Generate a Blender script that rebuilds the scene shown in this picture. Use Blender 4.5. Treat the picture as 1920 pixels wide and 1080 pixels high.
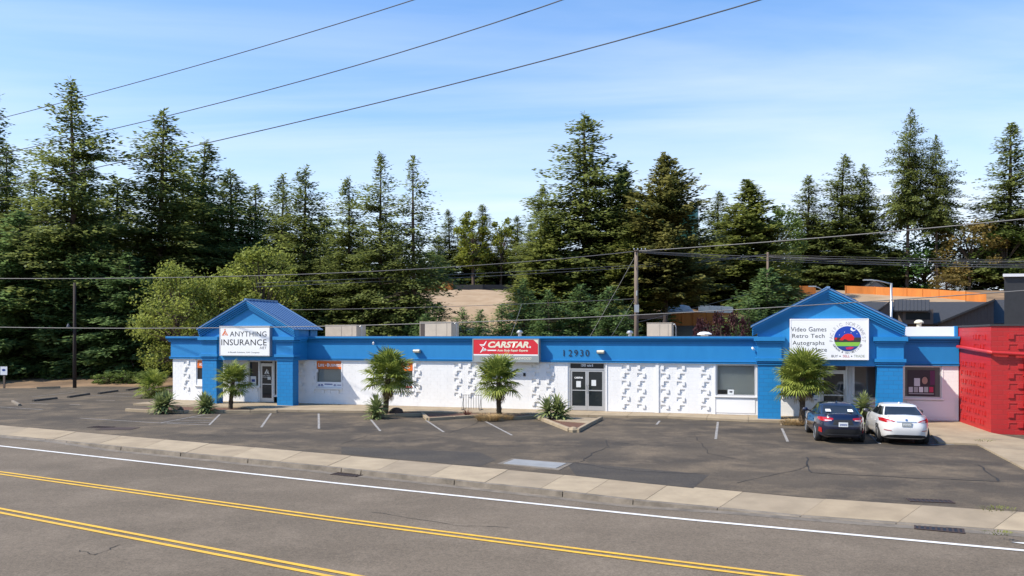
import bpy, math, random
from mathutils import Vector, Matrix, Euler
PI = math.pi
for o in list(bpy.data.objects): bpy.data.objects.remove(o)
SC = bpy.context.scene
COL = SC.collection
# ------------------------------------------------------------------ camera
F, HZ, H = 1500.0, 630.5, 4.0           # focal length and horizon in photo pixels (1920 wide), camera height over the lot
cam = bpy.data.cameras.new('camera'); cam_o = bpy.data.objects.new('camera', cam); COL.objects.link(cam_o)
cam_o.location = (0, 0, H); cam_o.rotation_euler = (PI/2, 0, 0)
cam.sensor_width = 36; cam.lens = F/1920*36; cam.shift_y = (HZ-540)/1920
cam.clip_start = .1; cam.clip_end = 3000
SC.camera = cam_o
SC.render.resolution_x, SC.render.resolution_y = 1024, 576
# ------------------------------------------------------------------ facade frame (u along the facade, v into the building)
TH = math.atan(440/F)
UX, UY, VX, VY = math.cos(TH), -math.sin(TH), math.sin(TH), math.cos(TH)
Y0 = F*(H-.1)/(767.5-HZ); X0 = 40/F*Y0
def L(u, v, z=0): return Vector((X0+u*UX+v*VX, Y0+u*UY+v*VY, z))
def U(px, v=0):
    k = (px-960)/F
    return (k*(Y0+v*VY)-(X0+v*VX))/(UX-k*UY)
def YF(px, v=0): return Y0+U(px, v)*UY+v*VY
def ZF(px, py, v=0): return H-(py-HZ)/F*YF(px, v)
def gp(px, py, z=0):                      # ground point under a pixel
    y = F*(H-z)/(py-HZ); return Vector(((px-960)/F*y, y, z))
def guv(px, py, z=0):
    p = gp(px, py, z); dx, dy = p.x-X0, p.y-Y0
    return (dx*UX+dy*UY, dx*VX+dy*VY)
def at(px, py, y): return Vector(((px-960)/F*y, y, H-(py-HZ)/F*y))
# ------------------------------------------------------------------ light
EL, AZ = math.radians(48), math.radians(58)
sh = Vector((-math.sin(TH), -math.cos(TH), 0))*math.cos(AZ) - Vector((UX, UY, 0))*math.sin(AZ)
SUN = Vector((sh.x*math.cos(EL), sh.y*math.cos(EL), math.sin(EL)))
sl = bpy.data.lights.new('sun', 'SUN'); sl.energy = 4.2; sl.angle = math.radians(.53); sl.color = (1, .93, .82)
so = bpy.data.objects.new('sun', sl); COL.objects.link(so)
so.rotation_euler = (-SUN).to_track_quat('-Z', 'Y').to_euler(); so.location = (0, 0, 60)
W = bpy.data.worlds.new('World'); SC.world = W; W.use_nodes = True
nt = W.node_tree; nt.nodes.clear()
def nn(t, tp, **k):
    n = t.nodes.new(tp)
    for a, b in k.items(): setattr(n, a, b)
    return n
out = nn(nt, 'ShaderNodeOutputWorld'); bg = nn(nt, 'ShaderNodeBackground'); sky = nn(nt, 'ShaderNodeTexSky', sky_type='NISHITA')
sky.sun_disc = False; sky.sun_elevation = EL; sky.sun_rotation = math.atan2(SUN.x, SUN.y)
sky.air_density = 1.0; sky.dust_density = .4; sky.ozone_density = 2.5
bg.inputs[1].default_value = .15
tc = nn(nt, 'ShaderNodeTexCoord'); sep = nn(nt, 'ShaderNodeSeparateXYZ'); nt.links.new(tc.outputs['Generated'], sep.inputs[0])
za = nn(nt, 'ShaderNodeMath', operation='ADD'); nt.links.new(sep.outputs[2], za.inputs[0]); za.inputs[1].default_value = .10
zm = nn(nt, 'ShaderNodeMath', operation='MAXIMUM'); nt.links.new(za.outputs[0], zm.inputs[0]); zm.inputs[1].default_value = .03
dv = nn(nt, 'ShaderNodeVectorMath', operation='DIVIDE'); nt.links.new(tc.outputs['Generated'], dv.inputs[0])
cz = nn(nt, 'ShaderNodeCombineXYZ')
for i in range(3): nt.links.new(zm.outputs[0], cz.inputs[i])
nt.links.new(cz.outputs[0], dv.inputs[1])
mp = nn(nt, 'ShaderNodeMapping'); nt.links.new(dv.outputs[0], mp.inputs[0])
mp.inputs['Rotation'].default_value = (0, 0, math.radians(-28)); mp.inputs['Scale'].default_value = (.32, 1.0, 1)
mp.inputs['Location'].default_value = (5.3, .4, 0)
nz = nn(nt, 'ShaderNodeTexNoise'); nz.inputs['Scale'].default_value = 1.1; nz.inputs['Detail'].default_value = 7; nz.inputs['Roughness'].default_value = .55
nz.inputs['Distortion'].default_value = .6
nt.links.new(mp.outputs[0], nz.inputs['Vector'])
rp = nn(nt, 'ShaderNodeValToRGB'); rp.color_ramp.elements[0].position = .38; rp.color_ramp.elements[1].position = .74
nt.links.new(nz.outputs['Fac'], rp.inputs[0])
cm = nn(nt, 'ShaderNodeMath', operation='MULTIPLY'); nt.links.new(rp.outputs[0], cm.inputs[0]); cm.inputs[1].default_value = .38
hz = nn(nt, 'ShaderNodeMapRange'); nt.links.new(sep.outputs[2], hz.inputs[0]); hz.interpolation_type = 'SMOOTHSTEP'
for i_, v_ in enumerate((.0, .44, .78, .0)): hz.inputs[1+i_].default_value = v_
mxm = nn(nt, 'ShaderNodeMath', operation='ADD', use_clamp=True); nt.links.new(cm.outputs[0], mxm.inputs[0]); nt.links.new(hz.outputs[0], mxm.inputs[1])
mx = nn(nt, 'ShaderNodeMixRGB'); nt.links.new(mxm.outputs[0], mx.inputs[0]); hs = nn(nt, 'ShaderNodeHueSaturation'); hs.inputs['Saturation'].default_value = 1.42; hs.inputs['Value'].default_value = .95; hs.inputs['Hue'].default_value = .503; nt.links.new(sky.outputs[0], hs.inputs['Color']); nt.links.new(hs.outputs[0], mx.inputs[1])
mx.inputs[2].default_value = (3.9, 4.3, 4.85, 1)
nt.links.new(mx.outputs[0], bg.inputs[0]); nt.links.new(bg.outputs[0], out.inputs[0])
SC.view_settings.view_transform = 'Standard'; SC.view_settings.look = 'None'; SC.view_settings.exposure = .75; SC.view_settings.gamma = 1
SC.view_settings.use_curve_mapping = False
# ------------------------------------------------------------------ materials
def rgb(r, g, b): 
    f = lambda c: ((c/255+.055)/1.055)**2.4 if c/255 > .04045 else c/255/12.92
    return (f(r), f(g), f(b), 1)
MATS = {}
def mat(name, col, rough=.7, metal=0, var=.0, vscale=3.0, bump=0, bscale=40, spec=.5, col2=None, coat=0, detail=5, stretch=None):
    if name in MATS: return MATS[name]
    k_ = .86; col = tuple(c*k_ for c in col[:3])+(1,); col2 = col2 and tuple(c*k_ for c in col2[:3])+(1,)
    m = bpy.data.materials.new(name); m.use_nodes = True; t = m.node_tree; b = t.nodes['Principled BSDF']
    b.inputs['Base Color'].default_value = col; b.inputs['Roughness'].default_value = rough; b.inputs['Metallic'].default_value = metal
    b.inputs['Specular IOR Level'].default_value = spec
    if coat: b.inputs['Coat Weight'].default_value = coat; b.inputs['Coat Roughness'].default_value = .05
    if var or col2 or bump: g = nn(t, 'ShaderNodeNewGeometry'); vec = g.outputs['Position']
    if stretch:
        mpn = nn(t, 'ShaderNodeMapping'); mpn.inputs['Scale'].default_value = stretch; t.links.new(vec, mpn.inputs[0]); vec = mpn.outputs[0]
    if var or col2:
        n = nn(t, 'ShaderNodeTexNoise'); n.inputs['Scale'].default_value = vscale; n.inputs['Detail'].default_value = detail; n.inputs['Roughness'].default_value = .6
        t.links.new(vec, n.inputs['Vector'])
        r = nn(t, 'ShaderNodeValToRGB'); r.color_ramp.elements[0].position = .32; r.color_ramp.elements[1].position = .68
        c2 = col2 or tuple(c*(1+var) for c in col[:3])+(1,)
        c1 = col if col2 else tuple(c*(1-var) for c in col[:3])+(1,)
        r.color_ramp.elements[0].color = c1; r.color_ramp.elements[1].color = c2
        t.links.new(n.outputs['Fac'], r.inputs[0]); t.links.new(r.outputs[0], b.inputs['Base Color'])
    if bump:
        n2 = nn(t, 'ShaderNodeTexNoise'); n2.inputs['Scale'].default_value = bscale; n2.inputs['Detail'].default_value = 4
        t.links.new(vec, n2.inputs['Vector'])
        bp = nn(t, 'ShaderNodeBump'); bp.inputs['Strength'].default_value = bump; bp.inputs['Distance'].default_value = .02
        t.links.new(n2.outputs['Fac'], bp.inputs['Height']); t.links.new(bp.outputs[0], b.inputs['Normal'])
    MATS[name] = m; return m
def asphalt(name, base, dark, light, big=.12, speck=60):
    base, dark, light = [tuple(c*.86 for c in q[:3])+(1,) for q in (base, dark, light)]
    m = bpy.data.materials.new(name); m.use_nodes = True; t = m.node_tree; b = t.nodes['Principled BSDF']
    b.inputs['Roughness'].default_value = .9; b.inputs['Specular IOR Level'].default_value = .25
    g = nn(t, 'ShaderNodeNewGeometry')
    def noise(sc, det, ro=.6, st=None):
        v = g.outputs['Position']
        if st:
            q = nn(t, 'ShaderNodeMapping'); q.inputs['Scale'].default_value = st[0]; q.inputs['Rotation'].default_value = (0, 0, st[1]); t.links.new(v, q.inputs[0]); v = q.outputs[0]
        n = nn(t, 'ShaderNodeTexNoise'); n.inputs['Scale'].default_value = sc; n.inputs['Detail'].default_value = det; n.inputs['Roughness'].default_value = ro
        t.links.new(v, n.inputs['Vector']); return n.outputs['Fac']
    def ramp(f, a, b_, c1, c2):
        r = nn(t, 'ShaderNodeValToRGB'); r.color_ramp.elements[0].position = a; r.color_ramp.elements[1].position = b_
        r.color_ramp.elements[0].color = c1; r.color_ramp.elements[1].color = c2; t.links.new(f, r.inputs[0]); return r.outputs[0]
    def mixc(bt, f, a, c, k):
        x = nn(t, 'ShaderNodeMixRGB', blend_type=bt)
        if isinstance(f, float): x.inputs[0].default_value = f
        else: t.links.new(f, x.inputs[0])
        t.links.new(a, x.inputs[1])
        if isinstance(c, tuple): x.inputs[2].default_value = c
        else: t.links.new(c, x.inputs[2])
        return x.outputs[0]
    c = ramp(noise(big, 6, .6, ((1, 2.2, 1), .5)), .38, .64, dark, base)
    c = mixc('MIX', ramp(noise(big*4, 7, .7), .47, .72, (0, 0, 0, 1), (.75, .75, .75, 1)), c, light, 0)
    c = mixc('MULTIPLY', .55, c, ramp(noise(speck, 3, .8), .3, .7, (.35, .35, .35, 1), (1.6, 1.58, 1.55, 1)), 0)
    c = mixc('MULTIPLY', .5, c, ramp(noise(9, 4, .7), .35, .65, (.75, .75, .75, 1), (1.15, 1.15, 1.15, 1)), 0)
    t.links.new(c, b.inputs['Base Color'])
    bp = nn(t, 'ShaderNodeBump'); bp.inputs['Strength'].default_value = .5; bp.inputs['Distance'].default_value = .01
    t.links.new(noise(90, 3), bp.inputs['Height']); t.links.new(bp.outputs[0], b.inputs['Normal'])
    MATS[name] = m; return m
def foliage(name, c1, c2, trans=.25, scale=.7, hue2=None):
    m = bpy.data.materials.new(name); m.use_nodes = True; t = m.node_tree; t.nodes.remove(t.nodes['Principled BSDF'])
    o = t.nodes['Material Output']; g = nn(t, 'ShaderNodeNewGeometry')
    n = nn(t, 'ShaderNodeTexNoise'); n.inputs['Scale'].default_value = scale; n.inputs['Detail'].default_value = 3
    t.links.new(g.outputs['Position'], n.inputs['Vector'])
    a = nn(t, 'ShaderNodeMath', operation='MULTIPLY_ADD'); t.links.new(g.outputs['Random Per Island'], a.inputs[0]); a.inputs[1].default_value = .45
    t.links.new(n.outputs['Fac'], a.inputs[2])
    r = nn(t, 'ShaderNodeValToRGB'); r.color_ramp.elements[0].position = .42; r.color_ramp.elements[1].position = .98
    r.color_ramp.elements[0].color = c1; r.color_ramp.elements[1].color = c2
    if hue2: e = r.color_ramp.elements.new(.72); e.color = hue2
    t.links.new(a.outputs[0], r.inputs[0])
    d = nn(t, 'ShaderNodeBsdfPrincipled'); d.inputs['Roughness'].default_value = .6; d.inputs['Specular IOR Level'].default_value = .25
    tr = nn(t, 'ShaderNodeBsdfTranslucent'); ms = nn(t, 'ShaderNodeMixShader'); ms.inputs[0].default_value = trans
    t.links.new(r.outputs[0], d.inputs['Base Color']); t.links.new(r.outputs[0], tr.inputs[0])
    t.links.new(d.outputs[0], ms.inputs[1]); t.links.new(tr.outputs[0], ms.inputs[2]); t.links.new(ms.outputs[0], o.inputs[0])
    MATS[name] = m; return m
def c3(r, g, b): return (r, g, b, 1)
asphalt('road', c3(.185, .149, .110), c3(.143, .115, .084), c3(.235, .19, .142), .10, 28)
asphalt('lot', c3(.118, .094, .067), c3(.066, .055, .043), c3(.235, .18, .12), .13, 24)
asphalt('lot_patch', c3(.080, .069, .056), c3(.060, .053, .046), c3(.10, .085, .066), .2, 26)
mat('concrete', c3(.40, .315, .205), .9, col2=c3(.29, .225, .145), vscale=1.1, bump=.3, bscale=30, detail=9)
mat('concrete_pale', c3(.44, .35, .23), .9, col2=c3(.33, .26, .17), vscale=1.4, bump=.3, bscale=30, detail=9)
mat('concrete_grey', c3(.365, .29, .195), .9, col2=c3(.26, .205, .135), vscale=.9, bump=.3, bscale=30, detail=9)
mat('concrete_dark', c3(.18, .152, .118), .9, var=.3, vscale=2.5, bump=.4, bscale=20)
mat('kerb', c3(.19, .158, .12), .9, var=.35, vscale=2, bump=.5, bscale=18)
mat('white_line', c3(.80, .79, .76), .8, col2=c3(.60, .58, .54), vscale=5, detail=9)
mat('worn_line', c3(.42, .40, .37), .85, col2=c3(.15, .135, .12), vscale=9, detail=6)
mat('yellow_line', c3(.80, .47, .035), .8, col2=c3(.58, .35, .06), vscale=5, detail=9)
mat('earth', c3(.10, .06, .03), .95, col2=c3(.30, .19, .10), vscale=.25, bump=.5, bscale=4, detail=8)
mat('sand', c3(.33, .22, .12), .95, col2=c3(.44, .32, .20), vscale=.35, bump=.4, bscale=3, detail=8)
mat('mulch', c3(.10, .045, .025), .95, col2=c3(.17, .08, .045), vscale=14, bump=.8, bscale=30)
mat('blue', c3(.004, .205, .50), .6, col2=c3(.010, .235, .55), vscale=1.6, bump=.2, bscale=60, stretch=(1, 1, .35), detail=8)
mat('blue_metal', c3(.20, .34, .55), .4, metal=.3)
mat('white_block', c3(.93, .92, .90), .7, col2=c3(.85, .84, .815), vscale=1.3, bump=.2, bscale=50, stretch=(1, 1, .4), detail=9)
mat('white_trim', c3(.92, .91, .89), .6)
mat('pinkish', c3(.78, .72, .70), .7, var=.03, bump=.1)
mat('red_block', c3(.47, .018, .018), .5, var=.10, vscale=1.1, bump=.15, bscale=50)
mat('red_pipe', c3(.52, .030, .028), .35)
mat('alu', c3(.62, .61, .60), .4, metal=.6)
mat('dark_alu', c3(.10, .10, .11), .4, metal=.4)
mat('black', c3(.012, .012, .013), .6)
mat('rubber', c3(.018, .018, .019), .85)
mat('sign_white', c3(.93, .93, .92), .35)
mat('sign_grey', c3(.33, .36, .36), .4)
mat('sign_red', c3(.72, .025, .04), .35)
mat('cream', c3(.86, .80, .62), .4)
mat('ink', c3(.012, .012, .016), .5)
mat('orange', c3(.80, .16, .012), .4)
mat('navy', c3(.015, .05, .25), .4)
mat('logo_blue', c3(.008, .06, .42), .4)
mat('logo_red', c3(.80, .015, .015), .4)
mat('logo_green', c3(.25, .55, .06), .4)
mat('logo_brown', c3(.045, .038, .03), .5)
mat('logo_pink', c3(.65, .02, .10), .4)
mat('text_green', c3(.28, .32, .20), .5)
mat('text_red', c3(.62, .06, .05), .5)
mat('grey_outline', c3(.45, .43, .43), .5)
mat('hvac', c3(.55, .48, .39), .5, var=.08, vscale=2)
mat('hvac_dark', c3(.08, .06, .05), .6)
mat('galv', c3(.55, .55, .54), .35, metal=.7)
mat('pole_wood', c3(.14, .10, .075), .9, col2=c3(.22, .17, .13), vscale=5, stretch=(1, 1, .12))
mat('dark_wood', c3(.035, .024, .019), .9, var=.3, vscale=5, stretch=(1, 1, .12))
mat('bark', c3(.075, .05, .036), .95, col2=c3(.14, .10, .075), vscale=6, bump=.7, bscale=14, stretch=(1, 1, .2))
mat('palm_bark', c3(.055, .038, .024), .95, col2=c3(.13, .09, .055), vscale=14, bump=.9, bscale=25)
mat('wire', c3(.16, .155, .15), .6)
mat('wire_dark', c3(.035, .035, .038), .6)
mat('fence_orange', c3(.62, .20, .035), .8, var=.16, vscale=1.2, stretch=(1, 1, .2))
mat('fence_black', c3(.02, .022, .025), .8)
mat('roof_dark', c3(.045, .045, .047), .75, var=.12, vscale=3)
mat('siding_brown', c3(.13, .105, .09), .8, var=.08)
mat('charcoal', c3(.04, .042, .045), .75, var=.1)
mat('tank_green', c3(.035, .21, .10), .45, var=.05)
mat('house_grey', c3(.22, .21, .20), .8)
mat('blind', c3(.55, .58, .55), .6)
mat('paper', c3(.75, .77, .76), .7)
mat('poster_dark', c3(.035, .02, .03), .5)
mat('poster_plum', c3(.13, .02, .09), .5)
mat('skin', c3(.50, .30, .22), .6)
mat('grate', c3(.07, .045, .035), .7, metal=.3)
mat('can_green', c3(.45, .75, .04), .4)
mat('tarp', c3(.50, .49, .48), .6)
mat('rock', c3(.10, .065, .05), .9, var=.3, vscale=9, bump=.8, bscale=20)
def glass(name, tint=(.02, .025, .028, 1), rough=.03, alpha=None):
    m = bpy.data.materials.new(name); m.use_nodes = True; b = m.node_tree.nodes['Principled BSDF']
    b.inputs['Base Color'].default_value = tint; b.inputs['Roughness'].default_value = rough; b.inputs['Specular IOR Level'].default_value = .6
    b.inputs['IOR'].default_value = 1.5
    if alpha is not None: b.inputs['Transmission Weight'].default_value = alpha; b.inputs['Base Color'].default_value = tint
    MATS[name] = m
glass('dark_glass'); glass('car_glass', (.012, .014, .016, 1), .02); glass('mid_glass', (.10, .105, .10, 1), .05)
glass('clear_glass', (.85, .88, .87, 1), .0, 1.0)
foliage('fir', c3(.070, .094, .026), c3(.265, .305, .088), .52, .5)
foliage('fir_blue', c3(.065, .115, .040), c3(.22, .32, .11), .52, .6)
foliage('fir_olive', c3(.075, .098, .022), c3(.29, .32, .08), .52, .5)
foliage('pine_brown', c3(.065, .085, .024), c3(.27, .25, .075), .52, .35)
foliage('leaf_yellow', c3(.085, .115, .020), c3(.38, .42, .09), .45, .6)
foliage('leaf_green', c3(.045, .075, .016), c3(.19, .26, .06), .42, .6)
foliage('leaf_lime', c3(.06, .09, .012), c3(.32, .34, .05), .4, .5)
foliage('leaf_orange', c3(.09, .085, .020), c3(.32, .23, .07), .42, .5)
foliage('leaf_red', c3(.028, .010, .012), c3(.10, .032, .035), .25, .8)
foliage('laurel', c3(.030, .065, .018), c3(.10, .19, .045), .35, .8)
foliage('palm_leaf', c3(.055, .10, .014), c3(.33, .37, .07), .35, 1.5)
foliage('yucca_leaf', c3(.06, .10, .03), c3(.30, .34, .13), .25, 3)
foliage('dry_grass', c3(.30, .19, .08), c3(.62, .46, .24), .3, 4)
foliage('dry_frond', c3(.14, .095, .04), c3(.34, .25, .11), .3, 3)
foliage('cordyline', c3(.05, .012, .012), c3(.20, .05, .035), .25, 3)
foliage('weeds', c3(.08, .09, .02), c3(.24, .25, .07), .3, 3)
def paint(name, col, metal=0.0, rough=.3):
    mat(name, col, rough, metal=metal, coat=1.0)
paint('paint_navy', c3(.006, .010, .036), .1, .3); paint('paint_white', c3(.78, .77, .75), 0, .35)
mat('tail_red', c3(.45, .008, .008), .12, coat=1); mat('tail_clear', c3(.7, .55, .55), .1); mat('chrome', c3(.75, .75, .76), .15, metal=1)
# ------------------------------------------------------------------ mesh helpers
class MB:
    def __init__(s): s.v = []; s.f = []
    def quad(s, a, b, c, d):
        n = len(s.v); s.v += [tuple(a), tuple(b), tuple(c), tuple(d)]; s.f.append((n, n+1, n+2, n+3)); return s
    def tri(s, a, b, c):
        n = len(s.v); s.v += [tuple(a), tuple(b), tuple(c)]; s.f.append((n, n+1, n+2)); return s
    def box(s, x0, x1, y0, y1, z0, z1):
        n = len(s.v)
        s.v += [(x0, y0, z0), (x1, y0, z0), (x1, y1, z0), (x0, y1, z0), (x0, y0, z1), (x1, y0, z1), (x1, y1, z1), (x0, y1, z1)]
        s.f += [tuple(n+i for i in q) for q in ((0, 3, 2, 1), (4, 5, 6, 7), (0, 1, 5, 4), (1, 2, 6, 5), (2, 3, 7, 6), (3, 0, 4, 7))]; return s
    def prism(s, poly, a0, a1, axis='y'):    # poly in the two other axes
        n = len(s.v); m = len(poly)
        for a in (a0, a1):
            for p in poly:
                s.v.append((p[0], a, p[1]) if axis == 'y' else (p[0], p[1], a) if axis == 'z' else (a, p[0], p[1]))
        s.f.append(tuple(range(n, n+m))); s.f.append(tuple(range(n+2*m-1, n+m-1, -1)))
        for i in range(m):
            j = (i+1) % m; s.f.append((n+i, n+m+i, n+m+j, n+j))
        return s
    def tube(s, pts, r, n=8, cap=True):
        pts = [Vector(p) for p in pts]; rs = r if isinstance(r, (list, tuple)) else [r]*len(pts); b0 = len(s.v)
        up = Vector((0, 0, 1))
        for i, p in enumerate(pts):
            d = (pts[min(i+1, len(pts)-1)]-pts[max(i-1, 0)]).normalized()
            a = d.cross(up)
            if a.length < .05: a = d.cross(Vector((0, 1, 0)))
            a.normalize(); b = d.cross(a)
            for k in range(n):
                t = 2*PI*k/n; q = p+(a*math.cos(t)+b*math.sin(t))*rs[i]; s.v.append(tuple(q))
        for i in range(len(pts)-1):
            for k in range(n):
                k2 = (k+1) % n; s.f.append((b0+i*n+k, b0+i*n+k2, b0+(i+1)*n+k2, b0+(i+1)*n+k))
        if cap:
            s.f.append(tuple(b0+k for k in range(n-1, -1, -1))); s.f.append(tuple(b0+(len(pts)-1)*n+k for k in range(n)))
        return s
    def lathe(s, prof, n=16, c=(0, 0)):
        b0 = len(s.v)
        for r, z in prof:
            for k in range(n): t = 2*PI*k/n; s.v.append((c[0]+r*math.cos(t), c[1]+r*math.sin(t), z))
        for i in range(len(prof)-1):
            for k in range(n): k2 = (k+1) % n; s.f.append((b0+i*n+k, b0+i*n+k2, b0+(i+1)*n+k2, b0+(i+1)*n+k))
        s.f.append(tuple(b0+k for k in range(n-1, -1, -1))); s.f.append(tuple(b0+(len(prof)-1)*n+k for k in range(n)))
        return s
    def mesh(s, name, m=None, smooth=False):
        me = bpy.data.meshes.new(name); me.from_pydata(s.v, [], s.f); me.update()
        if m: me.materials.append(MATS[m])
        if smooth: me.polygons.foreach_set('use_smooth', [True]*len(me.polygons))
        return me
    def build(s, name, m, parent=None, smooth=False): return obj(name, s.mesh(name, m, smooth), parent)
def obj(name, me, parent=None):
    o = bpy.data.objects.new(name, me); COL.objects.link(o)
    if parent: o.parent = parent
    return o
def tag(o, label=None, cat=None, group=None, kind=None):
    if label: o['label'] = label
    if cat: o['category'] = cat
    if group: o['group'] = group
    if kind: o['kind'] = kind
    return o
def thing(name, label, cat, loc=(0, 0, 0), rz=0, group=None):
    o = bpy.data.objects.new(name, None); COL.objects.link(o); o.location = loc; o.rotation_euler = (0, 0, rz); o.empty_display_size = .2
    return tag(o, label, cat, group)
def struct(mb, name, m, smooth=False): return tag(mb.build(name, m, None, smooth), kind='structure')
def text(s, m, parent, box, v, bold=0, shear=0, depth=.006, spacing=1.0, name='lettering', keep=False):
    """flat lettering standing in the facade plane, fitted to box=(u0,u1,z0,z1), facing -v"""
    cu = bpy.data.curves.new('t', 'FONT'); cu.body = s; cu.size = 1; cu.offset = bold; cu.shear = shear; cu.extrude = .0; cu.space_character = spacing; cu.resolution_u = 3
    to = bpy.data.objects.new('t', cu); COL.objects.link(to)
    me = bpy.data.meshes.new_from_object(to.evaluated_get(bpy.context.evaluated_depsgraph_get()))
    bpy.data.objects.remove(to); bpy.data.curves.remove(cu)
    xs = [p.co.x for p in me.vertices]; ys = [p.co.y for p in me.vertices]
    x0, x1, y0, y1 = min(xs), max(xs), min(ys), max(ys); u0, u1, z0, z1 = box
    sx, sz = (u1-u0)/(x1-x0), (z1-z0)/(y1-y0)
    if keep: sx = sz*.95; u0 = (u0+u1)/2-(x1-x0)*sx/2
    for p in me.vertices: p.co = (u0+(p.co.x-x0)*sx, v, z0+(p.co.y-y0)*sz)
    me.materials.clear(); me.materials.append(MATS[m]); me.update()
    return obj(name, me, parent)
def smooth_step(a, b, x):
    t = max(0, min(1, (x-a)/(b-a))); return t*t*(3-2*t)
# ------------------------------------------------------------------ ground, hill, road, lot
def hill(x, y):
    z = 12.2*smooth_step(56, 150, y)*smooth_step(-62, -8, x+.12*(y-60)) + 2.0*smooth_step(150, 420, y)
    return z + (.25*math.sin(x*.21)*math.sin(y*.17))*smooth_step(70, 90, y) - .32*(1-smooth_step(56, 70, y))
mb = MB(); xs = [-900, -500, -300, -200]+list(range(-150, 151, 4))+[200, 300, 500, 900]; ys = [-200, -60, 0, 20, 40, 50]+list(range(56, 204, 4))+[220, 260, 320, 420, 600, 900, 1500]
for y in ys:
    for x in xs: mb.v.append((x, y, hill(x, y)))
nx = len(xs)
for j in range(len(ys)-1):
    for i in range(nx-1): mb.f.append((j*nx+i, j*nx+i+1, (j+1)*nx+i+1, (j+1)*nx+i))
struct(mb, 'ground', 'earth', True)
RZ = -.13
def lerp_px(tab, x):
    for (a, b), (c, d) in zip(tab, tab[1:]):
        if x <= c: return b+(d-b)*(x-a)/(c-a)
    return tab[-1][1]
KERB_F = [(-500, 772), (0, 817), (85, 824.5), (227, 838), (640, 878.5), (1055, 922.5), (1185, 938), (1500, 969), (1870, 996), (2500, 1040)]
WALK_B = [(-500, 760), (0, 797), (640, 853), (1055, 890), (1505, 932.5), (1845, 955.5), (2500, 997)]
def drop(px): return -.115*max(1-smooth_step(85, 235, px), smooth_step(1090, 1480, px))
def kf(px): return gp(px, lerp_px(KERB_F, px), drop(px))
def wb(px): return gp(px, lerp_px(WALK_B, px), 0)
pxs = list(range(-480, 2481, 40))
# road sheet from the gutter to far behind the camera
mb = MB()
for a, b in zip(pxs, pxs[1:]):
    p, q = kf(a), kf(b); mb.quad((p.x, p.y-.0, RZ), (p.x-20, p.y-60, RZ), (q.x-20, q.y-60, RZ), (q.x, q.y, RZ))
road = struct(mb, 'road', 'road')
# concrete gutter strip
mb = MB()
for a, b in zip(pxs, pxs[1:]):
    p, q = kf(a), kf(b); n = Vector((-.46, -.89, 0))*.32
    mb.quad((p.x, p.y, RZ+.006), (p.x+n.x, p.y+n.y, RZ+.005), (q.x+n.x, q.y+n.y, RZ+.005), (q.x, q.y, RZ+.006))
struct(mb, 'gutter', 'concrete_dark')
def line_strip(name, tab, w, m, z):
    mb = MB(); pts = [gp(x, lerp_px(tab, x), z) for x in range(-400, 2400, 50)]
    for p, q in zip(pts, pts[1:]):
        d = (q-p).normalized(); n = Vector((-d.y, d.x, 0))*w/2
        mb.quad(p-n, q-n, q+n, p+n)
    return struct(mb, name, m)
WL = [(-400, 789), (0, 836), (640, 906.8), (1280, 973), (1920, 1032), (2400, 1073)]
Y1 = [(-400, 836), (0, 886.5), (640, 975), (1280, 1057), (1920, 1137), (2400, 1195)]
Y2 = [(-400, 882), (0, 957), (640, 1079), (1280, 1198), (1920, 1317), (2400, 1400)]
line_strip('white_edge_line', WL, .15, 'white_line', RZ+.012)
for tab in (Y1, Y2):
    for s in (-1, 1):
        mb = MB(); pts = [gp(x, lerp_px(tab, x), RZ+.012) for x in range(-400, 2400, 50)]
        for p, q in zip(pts, pts[1:]):
            d = (q-p).normalized(); n = Vector((-d.y, d.x, 0)); o = n*(s*.125); n = n*.055
            mb.quad(p+o-n, q+o-n, q+o+n, p+o+n)
        struct(mb, 'yellow_centre_line', 'yellow_line')
# arrowhead of a lane arrow at the right edge
a = gp(1895, 1016, RZ+.014); d = Vector((.90, -.43, 0)); n = Vector((.43, .90, 0))
mb = MB(); mb.tri(a, a+d*.42-n*.13, a+d*.42+n*.13); mb.quad(a+d*.42-n*.04, a+d*1.9-n*.04, a+d*1.9+n*.04, a+d*.42+n*.04)
struct(mb, 'lane_arrow', 'white_line')
# pavement: slabs and kerb stones are pieces of their own
sw = tag(bpy.data.objects.new('pavement', None), kind='structure'); COL.objects.link(sw)
edges = [-480, -330, -200, -90, 5, 95, 180, 262, 345, 430, 520, 610, 700, 800, 905, 1010, 1095, 1205, 1345, 1500, 1680, 1858, 2050, 2260, 2480]
rnd = random.Random(4)
for a, b in zip(edges, edges[1:]):
    mb = MB(); g = .45; n_ = 6; zt = rnd.uniform(-.004, .004)
    kerbw = .17
    def P(px, t):
        f, k = kf(px), wb(px+48); dd = (k-f); ln = dd.length; s0 = kerbw/ln
        return f+dd*(s0+(1-s0)*t)+Vector((0, 0, zt))
    for i in range(n_):
        x0 = a+g+(b-a-2*g)*i/n_; x1 = a+g+(b-a-2*g)*(i+1)/n_
        mb.quad(P(x0, 0.01), P(x1, 0.01), P(x1, 1), P(x0, 1))
        for t in (0.01, 1): mb.quad(P(x0, t), P(x1, t), P(x1, t)-Vector((0, 0, .1)), P(x0, t)-Vector((0, 0, .1)))
    for x in (a+g, b-g): mb.quad(P(x, 0.01), P(x, 1), P(x, 1)-Vector((0, 0, .1)), P(x, 0.01)-Vector((0, 0, .1)))
    mb.build('paving_slab', rnd.choice(('concrete', 'concrete_pale', 'concrete_grey')), sw)
ked = [-480, -300, -150, -20, 85, 125, 227, 339, 465, 640, 677, 852, 1055, 1187, 1345, 1500, 1680, 1870, 2060, 2260, 2480]
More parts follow.
